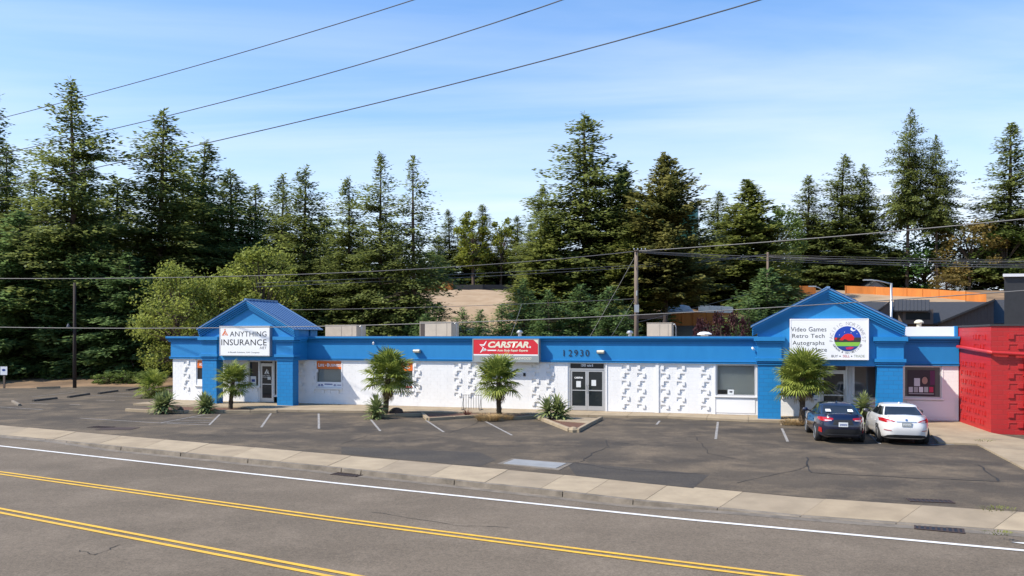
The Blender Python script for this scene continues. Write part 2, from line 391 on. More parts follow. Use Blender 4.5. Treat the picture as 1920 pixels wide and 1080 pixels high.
for a, b in zip(ked, ked[1:]):
    mb = MB(); n_ = 5
    for i in range(n_):
        x0 = a+.8+(b-a-1.6)*i/n_; x1 = a+.8+(b-a-1.6)*(i+1)/n_
        for x, nm in ((x0, 0), (x1, 1)): pass
        def K(px):
            f, k = kf(px), wb(px+48); d = (k-f).normalized(); return f, f+d*.16
        (f0, k0), (f1, k1) = K(x0), K(x1); up = Vector((0, 0, .006)); b0 = Vector((f0.x, f0.y, RZ-.02)); b1 = Vector((f1.x, f1.y, RZ-.02))
        n = (f0-k0); n.z = 0; n = n.normalized()*.03
        mb.quad(f0+up, f1+up, k1+up, k0+up); mb.quad(b0+n, b1+n, f1+up, f0+up)
    mb.build('kerb_stone', 'kerb', sw)
bed = MB()                              # joint bed under the slabs
for a, b in zip(pxs, pxs[1:]):
    q = Vector((0, 0, -.03)); bed.quad(kf(a)+q, kf(b)+q, wb(b)+q, wb(a)+q)
struct(bed, 'pavement_bed', 'kerb')
# parking lot sheet
lotp = [wb(x) for x in range(-480, 2481, 80)]
back = [gp(2300, 760), gp(1990, 742), L(24, 6), L(-22, 4), gp(330, 722), gp(200, 722.5), gp(100, 727), gp(0, 728), gp(-200, 729), gp(-480, 733)]
mb = MB(); pts = lotp+back; mb.v = [tuple(p) for p in pts]; mb.f = [tuple(range(len(pts)))]
struct(mb, 'parking_lot', 'lot')
def sheet(name, pxy, m, z):
    mb = MB(); mb.v = [tuple(gp(x, y, z)) for x, y in pxy]; mb.f = [tuple(range(len(pxy)))]; return struct(mb, name, m)
def crack(pxy, w=.03, m='lot_patch', z=.006, name='asphalt_crack'):
    mb = MB(); pts = [gp(x, y, z) for x, y in pxy]; r = random.Random(len(pxy)*7+int(pxy[0][0]))
    fine = []
    for p, q in zip(pts, pts[1:]):
        for k in range(6): fine.append(p.lerp(q, k/6)+Vector((r.uniform(-.06, .06), r.uniform(-.06, .06), 0)))
    fine.append(pts[-1])
    for p, q in zip(fine, fine[1:]):
        d = (q-p).normalized(); n = Vector((-d.y, d.x, 0))*w*r.uniform(.3, .7); mb.quad(p-n, q-n, q+n, p+n)
    return struct(mb, name, m)
mat('crack_dark', c3(.022, .020, .019), .95)
crack([(1513, 857), (1520, 886), (1700, 895), (1873, 903)], .05, 'crack_dark', .007); crack([(1513, 857), (1640, 861)], .03, 'crack_dark', .007); crack([(1838, 872), (1872, 902)], .05, 'crack_dark', .007)
sheet('asphalt_patch', [(1060, 866), (1330, 890), (1300, 915), (1200, 905), (1080, 892)], 'lot_patch', .004)
crack([(1075, 866), (1140, 878), (1200, 884), (1330, 888)], .04, 'crack_dark', .007)
crack([(1090, 866), (1110, 850), (1140, 838), (1135, 825)], .03, 'crack_dark', .007); crack([(640, 833), (690, 816), (760, 812), (850, 822)], .025, 'crack_dark', .007)
crack([(840, 812), (890, 795), (905, 786)], .025, 'crack_dark', .007)
sheet('asphalt_patch', [(640, 838), (900, 848), (930, 862), (900, 875), (640, 851)], 'lot_patch', .004)
def stripe(x0, y0, x1, y1, w=.10, m='worn_line'):
    mb = MB(); p, q = gp(x0, y0, .009), gp(x1, y1, .009); d = (q-p).normalized(); n = Vector((-d.y, d.x, 0))*w/2
    mb.quad(p-n, q-n, q+n, p+n); struct(mb, 'parking_stripe', m)
for s in [(508, 775, 490, 801), (597.5, 775.5, 598, 804), (694, 785, 713, 808), (799, 788, 832, 810), (910, 790, 960, 816), (1237, 789, 1231, 796), (1346, 791, 1342, 823), (1466, 803, 1477, 828),
          (1628, 812, 1650, 832), (1745, 834, 1788, 833)]: stripe(*s, w=.10, m='worn_line')
for s in [(412, 777, 392, 797), (385, 777, 300, 793), (300, 793, 392, 797), (398, 783, 350, 783), (396, 788, 330, 788), (394, 792, 312, 792), (150, 784, 300, 793), (60, 744, 140, 735), (0, 763, 80, 768), (130, 758, 150, 759),
          (56, 756, 90, 758), (168, 741, 250, 744), (215, 737, 255, 739), (110, 734, 140, 732), (180, 750, 215, 751)]: stripe(*s, w=.09, m='worn_line')
for c_ in ([(1380, 905), (1500, 880), (1515, 870)], [(200, 815), (330, 812), (460, 822), (560, 840)], [(1180, 800), (1300, 815), (1330, 850), (1420, 870)], [(420, 800), (520, 812), (640, 815)], [(20, 780), (90, 772), (160, 776)]): crack(c_, .022, 'crack_dark', .007)
def road_crack(pxy, w=.02):
    mb = MB(); r = random.Random(int(pxy[0][0])); fine = []
    pts = [gp(x, y, RZ+.006) for x, y in pxy]
    for p, q in zip(pts, pts[1:]):
        for k in range(9): fine.append(p.lerp(q, k/9)+Vector((r.uniform(-.04, .04), r.uniform(-.04, .04), 0)))
    for p, q in zip(fine, fine[1:]):
        d = (q-p).normalized(); n = Vector((-d.y, d.x, 0))*w*r.uniform(.15, .6); mb.quad(p-n, q-n, q+n, p+n)
    struct(mb, 'road_crack', 'crack_dark')
for c_ in ([(145, 1032), (180, 1040), (230, 1018)], [(700, 960), (860, 985), (980, 990)]): road_crack(c_)
# ------------------------------------------------------------------ building walk, planting beds, kerbs
WALKF = [(-23.2, -3.0), (-20, -3.0), (-15.5, -3.3), (-14.2, -4.15), (-10.6, -3.75), (-7, -3.2), (-1, -2.35), (.8, -2.3), (3.9, -2.2), (7.2, -1.75), (10.9, -2.3), (13.2, -2.35), (17.9, -2.5), (18.6, -2.5)]
mb = MB(); wk = tag(bpy.data.objects.new('building_walk', None), kind='structure'); COL.objects.link(wk)
def wv(u):
    for (a, b), (c, d) in zip(WALKF, WALKF[1:]):
        if u <= c: return b+(d-b)*(u-a)/(c-a)
    return WALKF[-1][1]
us = [-23.2+1.9*i for i in range(23)]
for a, b in zip(us, us[1:]):
    a2, b2 = a+.008, min(b, 18.6)-.008
    poly = [(a2, wv(a2))]+[p for p in WALKF if a2 < p[0] < b2]+[(b2, wv(b2)), (b2, .3), (a2, .3)]
    q = [L(u, v) for u, v in poly]
    m_ = MB().prism([(p.x, p.y) for p in q], -.05, .105+rnd.uniform(-.004, .004), 'z'); m_.build('walk_slab', 'concrete', wk)
# apron beside the red building
ap = [(1738, 806), (1760, 829), (1833, 832), (1920, 877), (2080, 960), (2300, 960), (2300, 870), (1990, 838), (1858, 811), (1796, 786), (1740, 786)]
q = [gp(x, y, .06) for x, y in ap]
struct(MB().prism([(p.x, p.y) for p in q], -.05, .06, 'z'), 'concrete_apron', 'concrete')
def kerb_run(pts, label, w=.17, h=.15, group=None):
    t = thing('planter_kerb', label, 'kerb', gp(*pts[0]), 0, group); o = gp(*pts[0])
    for (x0, y0), (x1, y1) in zip(pts, pts[1:]):
        p, q = gp(x0, y0)-o, gp(x1, y1)-o; d = (q-p).normalized(); n = Vector((-d.y, d.x, 0))*w/2; k = max(1, int((q-p).length/1.6+.5))
        for i in range(k):
            a = p+(q-p)*(i/k)+d*.012; b = p+(q-p)*((i+1)/k)-d*.012; m_ = MB(); c = .02
            lo = [a-n, b-n, b+n, a+n]; n2 = n*.82
            hi = [a-n2+d*c, b-n2-d*c, b+n2-d*c, a+n2+d*c]
            m_.v = [(v.x, v.y, -.02) for v in lo]+[(v.x, v.y, h-.02) for v in lo]+[(v.x, v.y, h) for v in hi]
            m_.f = [(0, 1, 5, 4), (1, 2, 6, 5), (2, 3, 7, 6), (3, 0, 4, 7), (4, 5, 9, 8), (5, 6, 10, 9), (6, 7, 11, 10), (7, 4, 8, 11), (8, 9, 10, 11)]
            m_.build('kerb_stone', 'concrete', t)
    return t
kerb_run([(237, 771), (281, 773.5), (345, 774.5), (420, 774), (520, 774)], 'long concrete kerb of the planting bed below the insurance sign')
kerb_run([(694, 784), (742, 781), (792, 780)], 'short concrete kerb at the foot of the palm between the two office windows')
kerb_run([(792, 779), (803, 789), (850, 786), (899, 783)], 'bent concrete kerb of the mulch bed in front of the bicycle rack')
kerb_run([(912, 790), (960, 787), (1004, 784)], 'short concrete kerb beside the clump of dry grass')
kerb_run([(1006, 784), (1040, 798), (1068, 809)], 'kerb on the yucca side of the pointed island before the double doors')
kerb_run([(1082, 811), (1105, 798), (1127, 787)], 'kerb on the open bay side of the pointed island before the double doors')
kerb_run([(1464, 797), (1506, 797)], 'short concrete kerb beside the dark sedan')
def bed_(pxy, z=.045, m='mulch', name='planting_bed'):
    mb = MB(); q = [gp(x, y, 0) for x, y in pxy]; mb.prism([(p.x, p.y) for p in q], -.03, z, 'z'); struct(mb, name, m)
bed_([(240, 770), (281, 772.5), (345, 773.5), (420, 773), (518, 773), (505, 768), (330, 765)], .06)
bed_([(696, 782), (742, 780), (790, 779), (790, 775), (696, 775)], .06)
bed_([(797, 780), (805, 787), (850, 785), (897, 782), (1000, 783), (990, 778), (800, 777)], .06)
bed_([(1012, 783), (1040, 795.5), (1072, 807), (1080, 807), (1102, 796), (1050, 792)], .05)
bed_([(1012, 783), (1050, 792), (1103, 796), (1124, 786.5)], .07, 'concrete', 'concrete_pad')
bed_([(1466, 795), (1504, 795), (1506, 790), (1462, 790)], .06)
tag(MB().lathe([(.20, 0), (.22, .1), (.15, .19), (.05, .22)], 7).build('broken_kerb_stone', 'concrete', None), 'broken white lump of concrete at the tip of the pointed island', 'stone').location = gp(1075, 810)
# ------------------------------------------------------------------ strip building
B = thing('strip_building', 'long single storey white block building with blue frieze and two gabled porches', 'building', L(0, 0), -TH)
def zr(px, y0, y1, v=0): return (min(ZF(px, y0, v), ZF(px, y1, v)), max(ZF(px, y0, v), ZF(px, y1, v)))
UL, UR = U(325), 20.32
FZ = 2.63                                # underside of the frieze
# openings: (u0,u1,z0,z1)
OP = {}
def op(name, x0, x1, y0, y1): OP[name] = (U(x0), U(x1), ZF((x0+x1)/2, y1), min(FZ-.01, ZF((x0+x1)/2, y0)))
op('w0', 369, 395, 674, 722); op('wa', 467, 486, 677, 724); op('da', 487.5, 520, 676, 753)
op('w1', 594, 641, 676, 727); op('w2', 727, 775, 677, 731); op('dd', 1067.5, 1134.5, 679, 771)
op('w3', 1343, 1416.5, 683, 742); op('wr0', 1468, 1534, 684, 745); op('dr', 1538, 1588, 684, 779); op('wr1', 1600, 1645, 686, 747); op('w4', 1694, 1765, 686, 746)
for k in ('da', 'dd', 'dr'): a = list(OP[k]); a[2] = .11; OP[k] = tuple(a)
ops = sorted(OP.values())
mb = MB(); u = UL
for a, b, z0, z1 in ops:
    mb.box(u, a, 0, .22, -.15, 4.0)
    if z0 > .2: mb.box(a, b, 0, .22, -.15, z0)
    mb.box(a, b, 0, .22, z1, 4.0); u = b
mb.box(u, UR, 0, .22, -.15, 4.0)
mb.box(UL, UL+.22, .22, 12, -.15, 4.0); mb.box(UR-.22, UR, .22, 12, -.15, 4.0); mb.box(UL, UR, 12, 12.2, -.15, 4.0)
mb.build('wall', 'white_block', B)
MB().box(UL+.22, UR-.22, .22, 12, 3.55, 3.7).build('roof_deck', 'concrete', B)
MB().box(UL+.22, UR-.22, 2.6, 2.8, 0, 3.55).build('inner_wall', 'blind', B)
MB().box(UL+.22, UR-.22, .22, 2.6, -.05, .1).build('inner_floor', 'concrete_dark', B)
# relief blocks: one half left out of the wall face (sunk), the other half standing proud
BF_ = -.05
def relief_mesh(kind, m, rim=False):
    mb = MB(); h = .198
    a, b = (.25, .398) if kind == 'A' else (.002, .15)
    mb.box(a, b, -.045 if rim else -.10, .002, .002, h)
    if rim:
        a, b = (0, .25) if kind == 'A' else (.14, .39); mb.box(a, b, -.02, .002, h-.03, h); mb.box(a, a+.03, -.02, .002, 0, h-.03)
    return mb.mesh('relief_block', m)
RA, RB = relief_mesh('A', 'white_block'), relief_mesh('B', 'white_block')
cells = []
def relief_col(px, rows, ztop, start, step=.4, parent=B, ra=RA, rb=RB):
    k0 = round((ztop-.105)/.2)
    for i in range(rows):
        kk = k0-2*i; z = .105+kk*.2; off = 0 if kk % 2 else .2; u = UL-off+round((U(px)-.2-UL+off)/.4)*.4; k = (i+start) % 2
        o = obj('relief_block', ra if k == 0 else rb, parent); o.location = (u, 0, z); cells.append((u, u+.4, z, z+.2))
for px, rows, st in [(1176, 6, 0), (1206, 6, 1), (1253, 6, 1), (1284, 6, 0), (1315, 6, 1)]: relief_col(px, rows, 2.40, st)
relief_col(350, 5, 2.40, 0)
for px, st in [(568, 0), (587, 1)]: relief_col(px, 5, 2.38, st)
for px, st in [(603, 0), (617, 0), (633, 1)]: relief_col(px, 1, .78, st)
for px, st in [(786, 1), (864, 0), (889, 1), (1001, 0), (1029, 1)]: relief_col(px, 5 if px < 900 else 6, 2.38, st)
for px, st in [(742, 0), (760, 0)]: relief_col(px, 1, .74, st)
for px, st in [(455, 0), (440, 1)]: relief_col(px, 3, 2.2, st)
relief_col(476, 1, .72, 0)
# block courses with joints
mb = MB(); nb = 0
for k in range(13):
    z0 = .105+k*.2; z1 = min(z0+.2, FZ-.002); off = 0 if k % 2 else .2
    n = int((UR-UL)/.4)+2
    for i in range(n):
        a = UL+i*.4-off; b = a+.4; a = max(a, UL+.002); b = min(b, UR)
        if b-a < .03: continue
        segs = [(a, b)]
        for (p, q, c, d, g_) in [(*o_, .07) for o_ in ops]+[(*c_, .0) for c_ in cells]:
            if c-g_+.001 < z1 and d+g_-.001 > z0:
                ns = []
                for s, e in segs:
                    if q+g_ <= s+.01 or p-g_ >= e-.01: ns.append((s, e)); continue
                    if s < p-g_-.02: ns.append((s, p-g_))
                    if e > q+g_+.02: ns.append((q+g_, e))
                segs = ns
        for s, e in segs:
            if e-s < .04: continue
            f = BF_; c = .007; n0 = len(mb.v); g = f+.006
            mb.v += [(s, .001, z0), (e, .001, z0), (e, .001, z1), (s, .001, z1), (s, g, z0), (e, g, z0), (e, g, z1), (s, g, z1), (s+c, f, z0+c), (e-c, f, z0+c), (e-c, f, z1-c), (s+c, f, z1-c)]
            for o_ in (0, 4): mb.f += [tuple(n0+o_+t for t in q) for q in ((0, 1, 5, 4), (1, 2, 6, 5), (2, 3, 7, 6), (3, 0, 4, 7))]
            mb.f.append((n0+8, n0+9, n0+10, n0+11))
tag(mb.build('block_courses', 'white_block', B), kind='stuff')
# frieze and its mouldings
G1 = (U(379, -1.7), U(549, -1.7)); G2 = (U(1421, -1.7), U(1693, -1.7))
for a, b, nm in ((UL-.1, G1[0]+.1, 'l'), (G1[1]-.1, G2[0]+.1, 'm'), (G2[1]-.1, UR, 'r')):
    e0 = .12 if nm == 'l' else 0
    MB().box(a, b, -.10, .0, FZ+.12, 3.66).build('frieze', 'blue', B)
    mb = MB(); mb.box(a-e0*.5, b, -.15, .0, FZ, FZ+.045); mb.box(a-e0*.5, b, -.07, .0, FZ+.045, FZ+.08); mb.box(a-e0*.7, b, -.17, .0, FZ+.08, FZ+.12); mb.build('frieze_lower_moulding', 'blue', B)
    mb = MB(); mb.box(a-e0, b, -.15, .02, 3.662, 3.705); mb.box(a-e0, b, -.06, .02, 3.705, 3.745); mb.box(a-e0*1.6, b, -.20, .02, 3.745, 3.785); mb.box(a-e0, b, -.09, .02, 3.785, 3.822); mb.prism([(-.24, 3.821), (.05, 3.821), (.05, 3.99), (-.29, 3.99), (-.29, 3.90)], a-e0*2.0, b, 'x'); mb.build('cornice', 'blue', B)
    MB().box(a-e0*2.0, b, -.295, .24, 3.992, 4.005).build('coping', 'blue_metal', B)
MB().box(G2[1]+.05, UR-.12, .3, .5, 3.7, 4.45).build('white_parapet', 'white_trim', B)
MB().box(UR-.12, UR, .1, .5, 3.7, 4.47).build('parapet_end', 'blue', B)
# porches
mat('blue_block', c3(.004, .215, .52), .55)
def blockify(name, bw=.4, bh=.2):
    m = MATS[name]; t = m.node_tree; b = t.nodes['Principled BSDF']
    tcn = nn(t, 'ShaderNodeTexCoord'); s = nn(t, 'ShaderNodeSeparateXYZ'); t.links.new(tcn.outputs['Object'], s.inputs[0])
    ad = nn(t, 'ShaderNodeMath', operation='ADD'); t.links.new(s.outputs[0], ad.inputs[0]); t.links.new(s.outputs[1], ad.inputs[1])
    c = nn(t, 'ShaderNodeCombineXYZ'); t.links.new(ad.outputs[0], c.inputs[0]); t.links.new(s.outputs[2], c.inputs[1])
    br = nn(t, 'ShaderNodeTexBrick'); br.inputs['Scale'].default_value = 1; br.inputs['Brick Width'].default_value = bw; br.inputs['Row Height'].default_value = bh; br.inputs['Mortar Size'].default_value = .008
    t.links.new(c.outputs[0], br.inputs['Vector']); col = b.inputs['Base Color'].default_value
    br.inputs['Color1'].default_value = tuple(x*1.05 for x in col[:3])+(1,); br.inputs['Color2'].default_value = tuple(x*.97 for x in col[:3])+(1,); br.inputs['Mortar'].default_value = tuple(x*.75 for x in col[:3])+(1,)
    t.links.new(br.outputs['Color'], b.inputs['Base Color'])
    bp = nn(t, 'ShaderNodeBump'); bp.inputs['Strength'].default_value = .6; bp.inputs['Distance'].default_value = .01; bp.invert = True
    t.links.new(br.outputs['Fac'], bp.inputs['Height']); t.links.new(bp.outputs[0], b.inputs['Normal'])
blockify('blue_block'); blockify('red_block')
mat('seam_blue', c3(.01, .08, .24), .5)
def porch(c0, c1, c2, c3_, e0, e1, au, az, ez, vf=-1.7):
    for a, b in ((c0, c1), (c2, c3_)):
        mb = MB().box(a, b, vf, vf+.6, -.1, FZ+.02); col = mb.build('column', 'blue_block', B)
        mb = MB()
        for i, (z0, z1, e) in enumerate(((FZ+.02, FZ+.07, .05), (FZ+.07, FZ+.105, .0), (FZ+.105, FZ+.16, .075), (FZ+.16, FZ+.195, .02), (FZ+.195, FZ+.35, .12))): mb.box(a-e, b+e, vf-e, vf+.6, z0+.001*i, z1)
        mb.build('lower_moulding', 'blue', col)
        MB().box(a-.03, b+.03, vf-.03, vf+.6, FZ+.35, 3.6).build('neck', 'blue', col)
        mb = MB()
        for i, (z0, z1, e) in enumerate(((3.6, 3.645, .07), (3.645, 3.68, .01), (3.68, 3.735, .11), (3.735, 3.775, .04), (3.775, 3.98, .18))): mb.box(a-e, b+e, vf-e, vf+.6, z0+.001*i, z1)
        mb.build('capital', 'blue', col)
    # gable wall
    sl = (az-ez)/(au-e0); t = .22
    poly = [(c1-.02, FZ), (c2+.02, FZ), (c2+.02, 3.5), (c3_, 3.5), (c3_, ez+.05), (au, az-.25), (c0, ez+.05), (c0, 3.5), (c1-.02, 3.5)]
    MB().prism(poly, vf+.05, vf+.42, 'y').build('gable', 'blue', B)
    for sgn, eu in ((-1, e0), (1, e1)):
        for i, (d0, d1, vv) in enumerate(((0, .14, -.21), (.14, .175, -.09), (.175, .24, -.17), (.24, .275, -.05), (.275, .34, -.12), (.34, .375, .0), (.375, .43, -.075))):
            s2 = (az-ez)/abs(au-eu)
            pl = [(au, az-d0), (eu, ez-d0), (eu, ez-d1), (au, az-d1)]
            MB().prism(pl, vf+vv, vf+.3, 'y').build('raking_cornice', 'blue', B)
        # roof slope with standing seams
        n = Vector((sgn*(az-ez), 0, abs(au-eu))).normalized(); oh = .06*sgn
        pl = [(au, az+.004), (eu+oh, ez+.004-.06*s2), (eu+oh, ez+.05-.06*s2), (au, az+.05)]
        MB().prism(pl, vf-.26, 1.2, 'y').build('roof', 'blue_metal', B)
        for k in range(9):
            vv = vf-.25+k*.33; pl = [(au, az+.051), (eu+oh, ez+.051-.06*s2), (eu+oh, ez+.095-.06*s2), (au, az+.095)]
            MB().prism(pl, vv, vv+.03, 'y').build('roof_seam', 'seam_blue', B)
        cu = c0 if sgn < 0 else c3_
        MB().box(min(cu, cu-sgn*.25), max(cu, cu-sgn*.25), vf+.6, 0, FZ, ez+.02).build('side_wall', 'blue', B)
        mb = MB(); e = .12
        for zz in (((FZ-.001, FZ+.06, .04), (FZ+.06, FZ+.12, .07)), ((3.662, 3.73, .05), (3.73, 3.82, .09), (3.82, 3.985, .14))):
            mb = MB()
            for z0, z1, e in zz: mb.box(min(cu, cu+sgn*e), max(cu, cu+sgn*e), vf+.6, -.30, z0, z1)
            mb.build('side_moulding', 'blue', B)
    MB().box(au-.07, au+.07, vf-.28, 1.2, az+.03, az+.12).build('ridge_cap', 'blue_metal', B)
    MB().box(c0+.26, c3_-.26, vf+.43, -.02, FZ+.03, FZ+.1).build('soffit', 'blue', B)
    MB().prism([(c0, ez), (c3_, ez), (au, az-.1)], 1.0, 1.15, 'y').build('rear_gable', 'blue', B)
    MB().box(c0+.02, c3_-.02, .23, 1.0, 3.9, ez-.05).build('porch_back', 'blue', B)
v_ = -1.7
porch(U(379, v_), U(406, v_), U(519.5, v_), U(549, v_), U(371, v_-.2), U(551, v_-.2), U(461.5, v_-.2), ZF(461, 563.5, v_-.2), ZF(461, 617.5, v_-.2))
porch(U(1421, v_), U(1464, v_), U(1645, v_), U(1693, v_), U(1410.5, v_-.2), U(1698, v_-.2), U(1553, v_-.2), ZF(1553, 542, v_-.2), ZF(1553, 612, v_-.2))
# windows and doors
def window(name, frame='alu', glass_m='clear_glass', fw=.05, sill=True, mull=()):
    a, b, z0, z1 = OP[name]; mb = MB(); v0, v1 = -.02, .10
    mb.box(a, a+fw, v0, v1, z0, z1); mb.box(b-fw, b, v0, v1, z0, z1); mb.box(a+fw, b-fw, v0, v1, z0, z0+fw); mb.box(a+fw, b-fw, v0, v1, z1-fw, z1)
    for m_ in mull: mb.box(m_-.03, m_+.03, v0, v1, z0+fw, z1-fw)
    w = mb.build('window', frame, B)
    MB().box(a+fw, b-fw, .03, .04, z0+fw, z1-fw).build('pane', glass_m, w)
    if sill: MB().box(a-.085, b+.085, -.13, -.066, z0-.075, z0-.002).build('sill', 'white_trim', w)
    mb = MB(); e = .07
    mb.box(a-e, a-.002, -.065, 0, z0-.07, z1); mb.box(b+.002, b+e, -.065, 0, z0-.07, z1); mb.box(a-.001, b+.001, -.06, 0, z0-.07, z0-.003); mb.build('surround', 'white_trim', w)
    return w
def blinds(w, name, z0=None, z1=None, u0=None, u1=None, m='blind', step=.05):
    a, b, c, d = OP[name]; a = u0 or a+.06; b = u1 or b-.06; c = z0 or c+.06; d = z1 or d-.06
    mb = MB(); z = c
    while z < d-.02:
        mb.quad((a, .15, z), (b, .15, z), (b, .175, z+step*.95), (a, .175, z+step*.95)); z += step
    mb.build('blind', m, w)
def panel(w, name, px0, px1, py0, py1, m, nm, v=.022, d=.006):
    p = U(px0), U(px1); pm = (px0+px1)/2
    return MB().box(p[0], p[1], v, v+d, ZF(pm, py1), ZF(pm, py0)).build(nm, m, w)
def tx(par, s, x0, x1, y0, y1, v, m, **k):
    pm = (x0+x1)/2; return text(s, m, par, (U(x0, v), U(x1, v), ZF(pm, y1, v), ZF(pm, y0, v)), v, **k)
w = window('w0', 'white_trim', 'dark_glass'); panel(w, 'w0', 370.5, 394, 675.5, 690, 'orange', 'window_banner', -.028); tx(w, 'AU', 373.5, 380, 680.5, 686, -.036, 'sign_white', bold=.02)
panel(w, 'w0', 370.5, 394, 711, 721, 'sign_white', 'window_banner', -.028)
w = window('wa', 'alu', 'dark_glass'); panel(w, 'wa', 469.5, 480, 705.5, 722, 'paper', 'window_notice', .012); panel(w, 'wa', 471.5, 478, 711, 716, 'navy', 'notice_emblem', .004)
w = window('w1', 'alu'); panel(w, 'w1', 594.8, 640.4, 677, 692, 'orange', 'window_banner', -.03)
tx(w, 'L', 597, 599.6, 681, 687.5, -.038, 'sign_white', bold=.03); tx(w, 'IFE', 600.2, 608, 682.4, 687.5, -.038, 'sign_white', bold=.02); tx(w, '•', 610, 612, 683.8, 685.8, -.038, 'sign_white', bold=.02)
tx(w, 'B', 613.4, 617, 681, 687.5, -.038, 'sign_white', bold=.03); tx(w, 'USINESS', 617.6, 639.6, 682.4, 687.5, -.038, 'sign_white', bold=.02)
panel(w, 'w1', 595.5, 640, 692.5, 716, 'blind', 'roller_blind', .12); panel(w, 'w1', 595, 640.4, 716, 726.5, 'sign_white', 'window_banner', -.03)
for (a, b, c, d) in ((596, 597.6, 720, 724), (598.4, 600, 720, 724), (602, 606, 720, 721.6), (601.5, 607, 722.6, 724), (609, 624, 719.4, 721.2), (626.5, 628, 720.2, 724.2), (629.5, 630.8, 720.2, 724.2), (632.5, 640, 721.4, 722.8)): panel(w, 'w1', a, b, c, d, 'navy', 'banner_mark', -.036)
w = window('w2', 'white_trim'); panel(w, 'w2', 728, 774, 678, 695, 'orange', 'window_banner', -.03); blinds(w, 'w2')
tx(w, 'ARE', 754.5, 766, 682, 686.4, -.038, 'sign_white', bold=.02)
for a, b in ((750, 754), (756, 759), (760, 763), (764, 766), (767, 769)): panel(w, 'w2', a, b, 688.4, 691, 'sign_white', 'banner_mark', -.036)
for a, b in ((762, 765), (766.5, 768), (769.5, 773)): panel(w, 'w2', a, b, 724.5, 727, 'text_red', 'banner_mark', -.036)
w = window('w3', 'alu', fw=.06, mull=()); blinds(w, 'w3', step=.06); panel(w, 'w3', 1346, 1363, 731, 739.5, 'black', 'window_box', .11)
panel(w, 'w3', 1364.5, 1376, 730.5, 740, 'paper', 'window_notice', .02); panel(w, 'w3', 1368, 1373, 733.5, 736, 'ink', 'notice_emblem', .012)
w = window('wr0', 'alu', 'dark_glass'); panel(w, 'wr0', 1525.5, 1533, 741, 755, 'paper', 'window_notice', -.03); panel(w, 'wr0', 1527, 1531.8, 746.5, 752.5, 'logo_blue', 'notice_emblem', -.036); w = window('wr1', 'alu', 'mid_glass')
w = window('w4', 'alu', 'mid_glass', fw=.06)
panel(w, 'w4', 1701.5, 1753.5, 694, 743, 'poster_dark', 'poster', .012); panel(w, 'w4', 1744, 1753, 695, 722, 'poster_plum', 'poster_side', .006)
panel(w, 'w4', 1714, 1725, 709, 724, 'paper', 'poster_shape', .004)
mb = MB(); cu_, cz_ = U(1734), ZF(1734, 713.5); mb.prism([(cu_+.12*math.cos(t*PI/8), cz_+.17*math.sin(t*PI/8)) for t in range(16)], .002, .006, 'y'); mb.build('poster_face', 'skin', w)
mb = MB(); mb.prism([(cu_+.15*math.cos(t*PI/8), cz_+.05+.18*math.sin(t*PI/8)) for t in range(16)], .007, .010, 'y'); mb.build('poster_hair', 'ink', w)
for k in range(5): panel(w, 'w4', 1704+k*9.6, 1711.6+k*9.6, 725.5, 735.5, ('paper', 'tarp', 'sign_white', 'blind', 'logo_pink')[k], 'poster_picture', .004)
panel(w, 'w4', 1704, 1751, 737.5, 739, 'tarp', 'poster_line', .004)
for nm, px0, px1, y0, y1 in (('apron_panel', 1343, 1416, 748, 774), ('apron_panel', 1700, 1790, 752, 782)):
    MB().box(U(px0), U(px1), -.07, -.0, ZF((px0+px1)/2, y1), ZF((px0+px1)/2, y0)).build(nm, 'white_trim', B)
MB().box(U(1229.5), U(1235.5), -.10, 0, .1, FZ).build('pilaster', 'white_trim', B)
MB().box(U(1338.5), U(1341.5), -.085, 0, .1, FZ).build('pilaster', 'white_trim', B)
MB().box(U(1136), U(1138.5), -.085, 0, .1, FZ).build('pilaster', 'white_trim', B)
def door(nm, leaves, transom_z, label_part=None):
    a, b, z0, z1 = OP[nm]; fr = MB(); fw = .06
    fr.box(a, a+fw, -.02, .1, z0, z1); fr.box(b-fw, b, -.02, .1, z0, z1); fr.box(a+fw, b-fw, -.02, .1, z1-.05, z1); fr.box(a+fw, b-fw, -.02, .1, transom_z, transom_z+.07)
    f = fr.build('door_frame', 'alu', B)
    MB().box(a+fw, b-fw, .03, .05, transom_z+.07, z1-.05).build('transom_pane', 'dark_glass', f)
    res = []
    n = leaves; w0 = (b-a-2*fw)/n
    for i in range(n):
        x0, x1 = a+fw+i*w0+.006, a+fw+(i+1)*w0-.006; s = .085; m_ = MB(); zt = transom_z-.01; zm = z0+1.03
        m_.box(x0, x0+s, 0, .05, z0+.01, zt); m_.box(x1-s, x1, 0, .05, z0+.01, zt); m_.box(x0+s, x1-s, 0, .05, zt-.09, zt); m_.box(x0+s, x1-s, 0, .05, z0+.01, z0+.24); m_.box(x0+s, x1-s, 0, .05, zm, zm+.05)
        d = m_.build('door', 'alu', B)
        MB().box(x0+s, x1-s, .02, .03, zm+.05, zt-.09).build('upper_pane', 'dark_glass', d); MB().box(x0+s, x1-s, .02, .03, z0+.24, zm).build('lower_pane', 'dark_glass', d)
        hx = x1-.045 if (i == 0 and n > 1) or n == 1 else x0+.045
        MB().tube([(hx, 0, zm-.02), (hx, -.07, zm), (hx, -.07, zm+.3), (hx, 0, zm+.32)], .014, 6).build('handle', 'alu', d)
        res.append((d, x0, x1))
    return f, res
f, lv = door('dd', 2, ZF(1100, 693.5)); tx(f, '12930  suite B', 1089.5, 1112, 682.3, 687.5, -.026, 'sign_white', bold=.02)
d, x0, x1 = lv[0]
tx(d, 'CARSTAR', 1077, 1093, 706.5, 709.8, .012, 'sign_white', bold=.05); panel(d, 'dd', 1080.5, 1089, 714.5, 726, 'paper', 'door_notice', .008); panel(lv[1][0], 'dd', 1109, 1117.5, 712.5, 723.5, 'paper', 'door_notice', .008)
